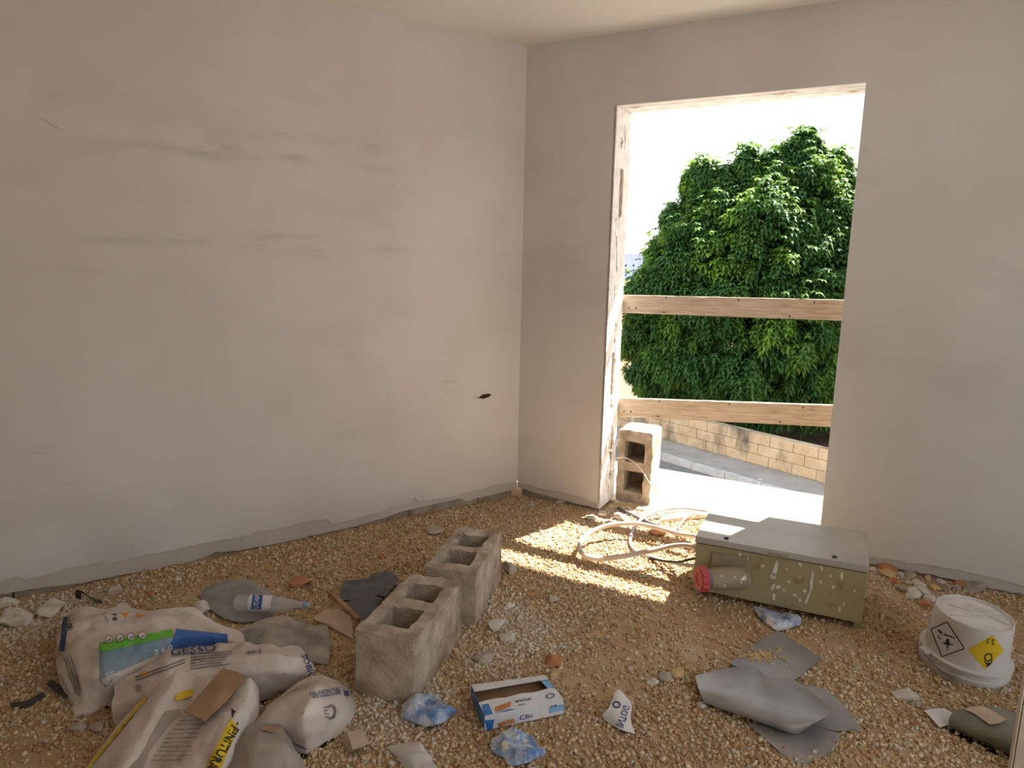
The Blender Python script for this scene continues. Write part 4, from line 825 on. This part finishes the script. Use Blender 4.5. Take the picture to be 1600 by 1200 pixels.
# ------------------------------------------------------------------ membrane offcuts, bottle, sticks
m1 = Patch('membrane_offcut', [[(330, 912, .03), (355, 907, .045), (385, 905, .05), (405, 915, .03), (424, 928, .012)], [(312, 930, .012), (345, 935, .03), (380, 935, .03), (410, 945, .02), (427, 955, .012)], [(324, 950, .008), (350, 966, .012), (375, 972, .012), (410, 970, .012), (432, 968, .012)]], M['membrane'], 8, .004, crumple=.003, seed=2, linear=True)
tag(m1.o, 'grey membrane offcut under the plastic bottle', 'membrane', 'membrane offcuts')
m2 = Patch('membrane_offcut', [[(372, 985, .02), (410, 968, .03), (445, 962, .034), (480, 976, .024), (511, 978, .012)], [(372, 998, .035), (420, 990, .05), (460, 990, .042), (490, 1000, .03), (518, 1006, .012)], [(396, 1012, .03), (430, 1018, .04), (460, 1025, .03), (490, 1036, .012), (512, 1038, .008)]], M['membdust'], 8, .004, crumple=.005, seed=5, linear=True)
tag(m2.o, 'white-dusted membrane offcut behind the GESSO sack', 'membrane', 'membrane offcuts')
m3 = Patch('membrane_offcut', [[(538, 908, .03), (570, 905, .035), (604, 892, .05), (624, 904, .05)], [(532, 926, .012), (565, 922, .03), (595, 914, .045), (612, 920, .05)], [(530, 940, .008), (560, 935, .015), (585, 930, .03), (602, 932, .04)]], M['slate'], 8, .004, crumple=.004, seed=6, linear=True)
tag(m3.o, 'bluish grey membrane offcut behind the near concrete block', 'membrane', 'membrane offcuts')
m4 = Patch('membrane_offcut', [[(556, 921, .06), (575, 927, .06), (597, 935, .06)], [(546, 940, .035), (566, 947, .035), (586, 952, .03)], [(538, 958, .01), (556, 966, .01), (574, 970, .01)]], M['slate'], 8, .004, crumple=.003, seed=7, linear=True)
tag(m4.o, 'dark tilted square of membrane beside the stick', 'membrane', 'membrane offcuts')
c1 = Patch('card_scrap', [[(512, 950, .02), (530, 953, .025), (548, 962, .02)], [(491, 966, .012), (520, 972, .02), (550, 980, .015)], [(508, 976, .006), (530, 987, .008), (552, 999, .006)]], M['cardpale'], 6, .003, crumple=.003, seed=8); tag(c1.o, 'pale bent card left of the near concrete block', 'cardboard')
a, b = G(513, 925, .05), G(560, 970, .05); d = (b - a); sd = np.cross(d, [0, 0, 1.]); sd = sd / np.linalg.norm(sd) * .022
tag(box('wooden_stick', a - sd / 2, d, sd, (0, 0, .014), M['card'], None, .003), 'short brown wooden stick leaning by the near block', 'stick')
pb = Patch('folded_membrane', [[(1086, 1056, .03), (1140, 1044, .034), (1182, 1044, .036), (1200, 1060, .03), (1240, 1062, .034), (1303, 1110, .06)], [(1089, 1068, .034), (1138, 1060, .048), (1180, 1062, .05), (1204, 1074, .044), (1244, 1084, .054), (1296, 1115, .072)],
                               [(1094, 1082, .038), (1136, 1082, .062), (1172, 1090, .064), (1204, 1102, .066), (1240, 1116, .068), (1278, 1126, .074)], [(1098, 1092, .034), (1136, 1099, .052), (1170, 1112, .054), (1202, 1124, .054), (1232, 1136, .054), (1262, 1136, .056)], [(1100, 1098, .022), (1138, 1111, .024), (1172, 1123, .024), (1205, 1135, .024), (1240, 1146, .02), (1254, 1142, .022)], [(1104, 1094, .007), (1142, 1102, .007), (1176, 1111, .007), (1212, 1122, .007), (1248, 1132, .007), (1270, 1130, .007)]], M['membrane'], 9, .004, crumple=.002, cscale=8, seed=3)
tag(pb.o, 'large grey membrane sheet folded over itself in front of the enclosure', 'membrane')
Patch('back_layer', [[(1140, 1036, .02), (1180, 1006, .016), (1214, 985, .01)], [(1165, 1052, .03), (1215, 1030, .018), (1250, 1006, .01)], [(1190, 1075, .03), (1238, 1064, .014), (1284, 1027, .009)]], M['membrane'], 8, .004, crumple=.002, cscale=8, parent=pb.o, seed=4)
Patch('right_layer', [[(1228, 1078, .014), (1262, 1072, .018), (1290, 1076, .012)], [(1245, 1105, .014), (1285, 1100, .014), (1324, 1108, .01)], [(1262, 1132, .01), (1305, 1141, .01), (1343, 1139, .008)]], M['membrane'], 8, .004, crumple=.002, cscale=8, parent=pb.o, seed=5)
bk = [c for c in pb.o.children if c.name.startswith('back_layer')][0]; V, F = [], []; rg_ = random.Random(3)
for _ in range(150):
    x_, y_ = rg_.gauss(1185, 16), rg_.gauss(1025, 5); c_ = G(x_, y_, .022); r_ = rg_.uniform(.003, .006); k_ = len(V)
    V += [c_ + np.array([a, b, c]) * r_ * rg_.uniform(.6, 1.1) for a in (-1, 1) for b in (-1, 1) for c in (-1, 1)]; F += [tuple(k_ + q for q in f_) for f_ in ((0, 1, 3, 2), (4, 6, 7, 5), (0, 4, 5, 1), (2, 3, 7, 6), (0, 2, 6, 4), (1, 5, 7, 3))]
tag(mesh_obj('gravel_bits', V, F, M['stone_y'], bk), kind='stuff')
m6 = Patch('membrane_offcut', [[(1168, 1130, .01), (1210, 1135, .012), (1260, 1132, .012), (1312, 1146, .01)], [(1196, 1156, .01), (1230, 1160, .015), (1270, 1158, .012), (1311, 1158, .008)], [(1236, 1190, .006), (1255, 1193, .008), (1282, 1184, .007), (1303, 1172, .006)]], M['membrane'], 8, .004, crumple=.002, cscale=8, seed=6, linear=True)
tag(m6.o, 'flat tongue of grey membrane sticking out below the folded sheet', 'membrane', 'membrane offcuts')
# bottle
bm_ = bpy.data.materials.new('clear_plastic'); bm_.use_nodes = True; q = bm_.node_tree.nodes['Principled BSDF']; q.inputs['Base Color'].default_value = lin(214, 218, 220); q.inputs['Roughness'].default_value = .18; q.inputs['Alpha'].default_value = .34; q.inputs['IOR'].default_value = 1.3
M['clear'] = bm_
ba, bb = G(367, 941, .065), G(485, 945, .058); ax = bb - ba; BLn = np.linalg.norm(ax); ax /= BLn
bot = empty('plastic_bottle', tuple(ba)); tag(bot, 'clear plastic water bottle with blue label lying on its side', 'bottle')
pf = [(.0, .004), (.022, .0), (.031, .008), (.033, .02), (.031, .03), (.033, .045), (.031, .06), (.033, .075), (.033, .15), (.030, .165), (.026, .185), (.02, .205), (.0145, .225), (.0135, .245), (.016, .248), (.016, .252), (.0135, .254), (.0135, .268)]
sc_ = BLn / .268; child(lathe('bottle_body', [(r * 1.0, h * sc_) for r, h in pf], ba, ax, M['clear'], None, 32, close=False), bot)
lb2 = child(lathe('bottle_label', [(.0338, .055 * sc_), (.0338, .135 * sc_)], ba, ax, M['whiteprint'], None, 32, close=False), bot)
pl_ = Patch.__new__(Patch); s1_ = np.cross(ax, [0, 0, 1.]); s1_ /= np.linalg.norm(s1_); s2_ = np.cross(s1_, ax)
if s1_ @ ba > 0: s1_ = -s1_
pl_.P = np.array([[ba + ax * h * sc_ + (s1_ * math.cos(t) + s2_ * math.sin(t)) * .0339 for h in np.linspace(.055, .135, 12)] for t in np.linspace(-.7, 1.9, 20)]); pl_.norm()
child(decal('label_band', pl_, rect_shape(4, 12), [(392, 952), (408, 952), (411, 928), (395, 927)], M['blue'], None, .0008), bot); child(decal('label_text', pl_, text_shape('NATU'), [(406, 930), (404, 951), (396, 950), (398, 929)], M['whiteprint'], None, .0016), bot)
child(lathe('neck_ring', [(.0165, .246 * sc_), (.0165, .253 * sc_)], ba, ax, M['wafersky'], None, 24, close=False), bot)
# dark straps at the left
s_ = Patch('plastic_strap', [[(72, 1068, .03), (80, 1062, .035)], [(88, 1082, .02), (98, 1070, .03)], [(106, 1090, .02), (110, 1060, .03)]], M['strap'], 6, .003); tag(s_.o, 'dark curled strap sticking out under the leftmost sack', 'strap')
s_ = Patch('plastic_strap', [[(15, 1098, .02), (20, 1108, .006)], [(40, 1095, .02), (44, 1104, .008)], [(66, 1081, .018), (72, 1088, .008)]], M['strap'], 6, .003); tag(s_.o, 'flat dark strap lying on the gravel left of the sacks', 'strap')
s_ = Patch('plastic_strap', [[(118, 936, .0), (126, 938, .0)], [(119, 922, .045), (128, 924, .045)], [(140, 932, .03), (146, 938, .025)], [(158, 938, .006), (160, 942, .005)]], M['strap'], 6, .003); tag(s_.o, 'dark bent strip by the left wall behind the sacks', 'strap')

# ------------------------------------------------------------------ wafer pack, wrappers, paper scraps
T = [G(757, 1119, .055), G(881, 1093, .055), G(851, 1055, .055), G(736, 1070, .055)]; Bt = [np.array([q[0], q[1], .002]) for q in T]
def lerp(a, b, t): return a + (b - a) * t
wf = empty('wafer_pack', tuple(Bt[0])); tag(wf, 'torn open blue and white biscuit pack lying on the gravel', 'packaging')
def sheet(name, pts, mat, th=.0012):
    pts = [np.asarray(q) for q in pts]; n_ = np.cross(pts[1] - pts[0], pts[-1] - pts[0]); n_ /= np.linalg.norm(n_); k = len(pts)
    return child(mesh_obj(name, pts + [q - n_ * th for q in pts], [tuple(range(k)), tuple(range(2 * k - 1, k - 1, -1))] + [((i + 1) % k, i, k + i, k + (i + 1) % k) for i in range(k)], M[mat]), wf)
sheet('bottom_panel', Bt, 'card'); sheet('front_panel', [Bt[0], Bt[1], T[1], T[0]], 'waferwhite'); sheet('end_panel', [Bt[1], Bt[2], T[2], T[1]], 'wafersky'); sheet('back_panel', [Bt[2], Bt[3], T[3], T[2]], 'card'); sheet('end_panel', [Bt[3], Bt[0], T[0], T[3]], 'waferblue')
fL, fR = lerp(T[0], T[3], .42), lerp(T[1], T[2], .45); gL, gR = lerp(T[0], T[3], .72), lerp(T[1], T[2], .80)
edge = [lerp(fR, fL, t) + np.array([0, .004 * math.sin(t * 17), .002]) for t in np.linspace(.08, 1, 9)]
sheet('top_panel', [T[0], T[1], fR] + edge, 'waferwhite'); sheet('back_flap', [gL + [0, 0, .006], gR + [0, 0, .004], T[2], T[3]], 'waferwhite'); sheet('top_corner', [lerp(T[2], T[3], .12), lerp(fR, fL, .08), fR + (T[1] - fR) * .2, T[1], T[2]], 'wafersky')
inn = [lerp(Bt[0], Bt[3], .3) + [0, 0, .018], lerp(Bt[1], Bt[2], .3) + [0, 0, .018], lerp(Bt[1], Bt[2], .95) + [0, 0, .03], lerp(Bt[0], Bt[3], .95) + [0, 0, .03]]; sheet('inner_tray', inn, 'card')
tp_ = Flat([T[0], T[1], T[2], T[3]], 12); fr_ = Flat([Bt[0], Bt[1], T[1], T[0]], 12)
def wd_(pt, shape, c, mat, name='print_mark', off=.0025): return child(decal(name, pt, shape, c, M[mat], None, off), wf)
def wp(pt, pts, mat, off=.002):
    pts = np.array(pts, float); lo, hi = pts.min(0), pts.max(0); return wd_(pt, poly_shape((pts - lo) / (hi - lo)), [(lo[0], lo[1]), (hi[0], lo[1]), (hi[0], hi[1]), (lo[0], hi[1])], mat, off=off)
Z4 = lambda *q: [(600 + x / 5.333, 1040 + y / 5.333) for x, y in q]
wp(tp_, Z4((812, 330), (870, 320), (915, 420), (1050, 365), (1120, 385), (940, 440), (840, 440)), 'waferblue'); wp(tp_, Z4((920, 350), (1060, 300), (1055, 340), (960, 385), (925, 385)), 'cookie'); wp(fr_, Z4((835, 455), (920, 445), (900, 530), (860, 548)), 'waferblue'); wp(fr_, Z4((945, 480), (1080, 440), (1095, 470), (960, 505)), 'cookie')
wp(tp_, Z4((740, 330), (800, 330), (850, 430), (835, 445), (790, 400)), 'waferblue'); wp(fr_, Z4((1375, 345), (1500, 320), (1500, 365), (1380, 395)), 'wafersky'); wd_(tp_, text_shape('wivissi'), Z4((1090, 318), (1230, 290), (1220, 265), (1085, 290)), 'navy', 'print_text', .003); wd_(tp_, text_shape('latte'), Z4((1120, 340), (1180, 330), (1178, 316), (1118, 326)), 'navy', 'print_text', .003)
wd_(fr_, text_shape('Clic'), Z4((1130, 455), (1245, 425), (1240, 390), (1125, 418)), 'navy', 'print_text', .002); wd_(tp_, disc_shape(20, .75), Z4((1350, 285), (1425, 275), (1420, 232), (1345, 245)), 'navy', off=.004); wd_(fr_, text_shape('10'), Z4((1395, 345), (1440, 336), (1438, 320), (1393, 329)), 'navy', 'print_text', .003)
def wrapper(ctrl, label, seedv, amp=.007):
    w_ = Patch('wrapper', ctrl, M['foil'], 6, .0015, crumple=amp, cscale=26, seed=seedv, smooth=False); tag(w_.o, label, 'wrapper', 'blue biscuit wrappers'); return w_
wrapper([[(632, 1098, .03), (646, 1087, .035), (668, 1084, .03), (688, 1092, .02)], [(628, 1114, .02), (645, 1104, .045), (668, 1104, .03), (692, 1100, .04)], [(630, 1120, .01), (650, 1122, .02), (680, 1112, .045), (711, 1108, .03)], [(656, 1126, .01), (668, 1136, .015), (690, 1130, .02), (706, 1116, .01)]], 'crumpled silver-blue wrapper at the foot of the near block', 1)
wrapper([[(790, 1142, .03), (806, 1138, .04), (826, 1150, .03), (834, 1158, .02)], [(770, 1156, .02), (796, 1160, .045), (822, 1160, .03), (842, 1166, .03)], [(770, 1174, .01), (798, 1174, .03), (826, 1172, .045), (851, 1174, .02)], [(790, 1182, .01), (796, 1196, .01), (822, 1192, .02), (842, 1182, .01)]], 'crumpled silver-blue wrapper just below the biscuit pack', 2)
wrapper([[(1178, 949, .02), (1195, 951, .03), (1212, 958, .02), (1228, 960, .02)], [(1183, 958, .02), (1200, 962, .04), (1220, 968, .03), (1246, 962, .03)], [(1192, 970, .01), (1206, 974, .02), (1226, 972, .03), (1252, 970, .02)], [(1204, 977, .01), (1216, 986, .008), (1232, 982, .012), (1248, 976, .01)]], 'small blue and white wrapper under the enclosure edge', 3)
sp_ = Patch('paper_scrap', [[(961, 1082, .03), (968, 1078, .035), (985, 1095, .03)], [(952, 1105, .03), (970, 1100, .035), (987, 1106, .025)], [(942, 1117, .01), (965, 1120, .03), (985, 1122, .02)], [(946, 1126, .004), (970, 1140, .008), (992, 1147, .004)]], M['whiteprint'], 6, .0015, crumple=.004, seed=4)
tag(sp_.o, 'torn white sack scrap reading INTOG alone on the gravel', 'paper'); tx(sp_, 'INTOG', [(962, 1133), (974, 1103), (984, 1105), (974, 1138)], 'navy', sp_.o); decal('print_mark', sp_, disc_shape(16, .6), [(957, 1107), (970, 1107), (970, 1096), (957, 1096)], M['navy'], sp_.o, .002)
fm = bpy.data.materials.new('clear_film'); fm.use_nodes = True; q = fm.node_tree.nodes['Principled BSDF']; q.inputs['Base Color'].default_value = lin(222, 216, 208); q.inputs['Roughness'].default_value = .3; q.inputs['Alpha'].default_value = .5; M['film'] = fm
fl = Patch('plastic_film', [[(604, 1168, .012), (632, 1162, .02), (650, 1158, .03), (662, 1168, .02)], [(622, 1185, .012), (640, 1182, .03), (660, 1180, .025), (676, 1188, .01)], [(640, 1210, .01), (655, 1212, .02), (672, 1212, .02), (690, 1214, .008)]], M['film'], 6, .001, crumple=.006, cscale=18, seed=6); tag(fl.o, 'scrap of clear plastic film at the bottom edge', 'plastic film')
cb = Patch('folded_card', [[(531, 1152, .0), (538, 1164, .0), (544, 1177, .0)], [(542, 1144, .035), (547, 1157, .035), (551, 1171, .033)], [(567, 1138, .035), (572, 1150, .033), (577, 1161, .03)]], M['cardpale'], 1, .0025, smooth=False); tag(cb.o, 'small folded pale cardboard corner right of the sacks', 'cardboard')
for ctrl, mt, lab in (([[(1444, 1110, .012), (1460, 1108, .012), (1476, 1107, .012)], [(1455, 1122, .012), (1470, 1122, .014), (1490, 1117, .02)], [(1468, 1137, .008), (1478, 1134, .008), (1486, 1131, .012)]], 'whiteprint', 'torn white paper scrap left of the grey-green roll'),
                      ([[(1507, 1108, .068), (1522, 1104, .072), (1536, 1103, .072)], [(1524, 1116, .080), (1540, 1114, .082), (1554, 1112, .08)], [(1547, 1132, .086), (1560, 1130, .088), (1572, 1124, .086)]], 'cardpale', 'tan paper card resting on the grey-green roll')):
    k = Patch('paper_scrap', ctrl, M[mt], 6, .0015, crumple=.002, seed=5); tag(k.o, lab, 'paper')
gr = Patch('felt_roll', [[(1494, 1110, .045), (1540, 1103, .05), (1600, 1116, .05), (1668, 1136, .05)], [(1485, 1118, .05), (1530, 1120, .075), (1592, 1138, .08), (1660, 1162, .08)], [(1483, 1130, .03), (1528, 1144, .05), (1586, 1164, .055), (1650, 1190, .055)], [(1490, 1140, .0), (1530, 1160, .0), (1580, 1182, .0), (1640, 1210, .0)]], M['greenroll'], 8, crumple=.002, cscale=8, pillow=True, seed=2)
tag(gr.o, 'grey-green padded roll lying at the lower right', 'roll')
pb0 = G(1579, 1222, 0); ud = G(1601, 1217, 0) - pb0; ud /= np.linalg.norm(ud); vd = np.array([.55, -.2, 0]); vd /= np.linalg.norm(vd)
bd_ = box('standing_board', pb0, ud * .035, np.array([.62, .35, 0]) * .0 + np.cross([0, 0, 1.], ud) * -.6 + ud * .35, (0, 0, 1.1), M['board'], None, .002); tag(bd_, 'pale upright board at the right picture edge', 'board')
child_b = box('board_edge', pb0 - ud * .004 + [0, .004, 0], ud * .036, np.array([0, .012, 0]), (0, 0, 1.1), M['board'], bd_)

# ------------------------------------------------------------------ loose rubble, each piece its own
def rock(px, py, w_, h_, mat, label, group='loose rubble on the gravel', flat=.6, seedv=0, name='rubble_piece'):
    rg = random.Random(seedv * 13 + 5); c = G(px, py, .0); d = np.linalg.norm(c - CAM); sx_ = w_ * d / FPX / 2; sy_ = sx_ * rg.uniform(.7, 1.0); sz_ = max(.006, min(sx_ * flat, h_ * d / FPX / 2 * 1.1))
    bm = bmesh.new(); bmesh.ops.create_icosphere(bm, subdivisions=2, radius=1); cuts = [(Vector((rg.gauss(0, 1), rg.gauss(0, 1), rg.gauss(0, 1))).normalized(), rg.uniform(.45, .75)) for _ in range(9)]
    for v in bm.verts:
        p = v.co.normalized(); k = 1 + .35 * nz(p.x * 1.3 + seedv * 3.1, p.y * 1.3, p.z * 1.3) + .12 * nz(p.x * 4, p.y * 4 + seedv, p.z * 4)
        q = p * k
        for d_, c_ in cuts:
            t_ = q.dot(d_)
            if t_ > c_: q = q - d_ * (t_ - c_)
        q = q * 1.3; v.co = (q.x * sx_, q.y * sy_, q.z * sz_)
    o = bm_obj(name, bm, M[mat]); o.location = (c[0], c[1], hf(c[0], c[1]) + sz_ * .55); o.rotation_euler = (rg.uniform(-.12, .12), rg.uniform(-.12, .12), rg.uniform(-.9, .9))
    tag(o, label, 'rubble', group); return o
RK = [(776, 980, 30, 22, 'stone_w', 'blocky white plaster lump right of the farther concrete block'), (795, 1000, 22, 12, 'stone_w', 'flat white plaster chip beside the blocky white lump'), (758, 1031, 26, 16, 'stone_g', 'rounded grey stone right of the near concrete block'),
      (798, 893, 28, 18, 'stone_g', 'flat grey slab fragment against the farther concrete block'), (863, 1036, 28, 18, 'stone_o', 'orange terracotta fragment above the biscuit pack'), (866, 1056, 16, 14, 'stone_y', 'ochre stone just under the orange fragment by the biscuit pack'),
      (680, 832, 26, 10, 'stone_g', 'pale flat stone on the gravel left of the farther block'), (597, 872, 11, 9, 'stone_o', 'tiny orange chip on the gravel behind the near block'), (470, 914, 30, 13, 'stone_o', 'curved terracotta shard behind the plastic bottle'),
      (1042, 1062, 20, 18, 'stone_g', 'grey pebble touching the ochre pebble left of the folded membrane'), (1057, 1054, 22, 16, 'stone_y', 'ochre pebble left of the folded membrane'), (1022, 1068, 16, 9, 'stone_w', 'small white pebble left of the grey pebble'), (1095, 1104, 13, 11, 'stone_w', 'white pebble at the left corner of the folded membrane'),
      (1027, 835, 24, 11, 'stone_o', 'orange chip in the sun inside the conduit loop'), (828, 931, 12, 8, 'stone_o', 'small orange chip right of the farther block'), (862, 937, 20, 8, 'stone_g', 'grey pebble in the shade below the sun patch'), (796, 949, 16, 7, 'stone_w', 'thin white chip right of the farther block foot'),
      (1412, 1092, 27, 15, 'stone_w', 'white lump on the gravel in front of the pail'), (1432, 1101, 14, 9, 'stone_g', 'small grey lump beside the white lump in front of the pail'), (122, 1142, 17, 15, 'stone_g', 'square grey lump below the leftmost sack'), (155, 1141, 17, 13, 'stone_g', 'grey lump between the leftmost sack and the yellow line'),
      (312, 956, 26, 20, 'stone_w', 'white and reddish lump at the edge of the grey membrane'), (178, 926, 20, 15, 'stone_w', 'white lump between the bent strip and the membrane'), (20, 972, 46, 22, 'stone_w', 'broad pale plaster slab at the left picture edge'), (12, 945, 24, 20, 'stone_w', 'upright pale plaster shard against the left wall'),
      (75, 955, 34, 12, 'stone_w', 'long white plaster shard behind the leftmost sack'), (95, 945, 18, 9, 'stone_g', 'small grey shard near the bent dark strip'), (192, 951, 18, 7, 'stone_w', 'white chip touching the top of the leftmost sack'), (830, 792, 18, 9, 'stone_g', 'grey rubble lump in the room corner'), (826, 783, 9, 8, 'stone_o', 'orange crumb in the room corner'),
      (875, 785, 22, 6, 'stone_g', 'thin grey slab at the foot of the wall left of the door'), (278, 907, 11, 9, 'stone_w', 'white crumb on the gravel by the left wall'), (235, 929, 9, 7, 'stone_o', 'orange crumb on the gravel left of the membrane'), (940, 806, 16, 9, 'stone_w', 'white plaster crumb at the door jamb foot'), (922, 811, 18, 8, 'stone_w', 'white plaster lump at the lit edge of the jamb shadow'),
      (968, 812, 20, 10, 'stone_w', 'white plaster lump in front of the standing block'), (953, 818, 12, 7, 'stone_w', 'small white plaster crumb left of the conduit loop top'), (1000, 797, 14, 8, 'stone_w', 'white lump by the standing block base'), (985, 1047, 9, 7, 'stone_w', 'white crumb above the INTOG scrap'), (1280, 1054, 8, 9, 'stone_w', 'tiny white crumb right of the folded membrane')]
for i, (x, y, w_, h_, mt, lab) in enumerate(RK): rock(x, y, w_, h_, mt, lab, seedv=i)
RR = [(1363, 893, 14, 12, 'stone_w'), (1388, 892, 22, 9, 'stone_o'), (1386, 900, 22, 8, 'stone_y'), (1406, 901, 13, 9, 'stone_w'), (1420, 901, 18, 8, 'stone_g'), (1398, 911, 16, 9, 'stone_o'), (1430, 912, 14, 8, 'stone_w'), (1437, 918, 18, 10, 'stone_w'), (1407, 922, 16, 8, 'stone_g'), (1424, 932, 24, 14, 'stone_w'), (1440, 928, 20, 9, 'stone_w'), (1461, 922, 16, 10, 'stone_y'), (1452, 937, 18, 10, 'stone_w'), (1446, 948, 20, 12, 'stone_o'),
      (1478, 921, 18, 10, 'stone_g'), (1495, 921, 16, 12, 'stone_g'), (1503, 915, 18, 11, 'stone_o'), (1524, 922, 26, 16, 'stone_g'), (1450, 905, 12, 7, 'stone_y'), (1470, 912, 12, 7, 'stone_w')]
NM = {'stone_w': 'white', 'stone_o': 'orange', 'stone_y': 'ochre', 'stone_g': 'grey'}
WH = ['touching the enclosure right corner', 'close to the enclosure, hard by the wall', 'below the orange lump nearest the enclosure', 'third from the enclosure along the wall', 'flat against the wall foot behind the heap', 'left of the pale heap', 'in the middle of the pale heap', 'topping the pale heap', 'at the left tip of the pale heap', 'largest at the front of the pale heap', 'beside the largest heap lump', 'halfway between heap and pail',
      'at the right front of the pale heap', 'touching the pail left side', 'behind the pail rim, left', 'behind the pail rim, middle', 'behind the pail, against the wall', 'flat tilted slab behind the pail', 'under the wall crack', 'right of the wall crack']
for i, (x, y, w_, h_, mt) in enumerate(RR): rock(x, y, w_ * .92, h_, mt, f'{NM[mt]} rubble piece {WH[i]}', 'rubble along the right wall', seedv=100 + i)
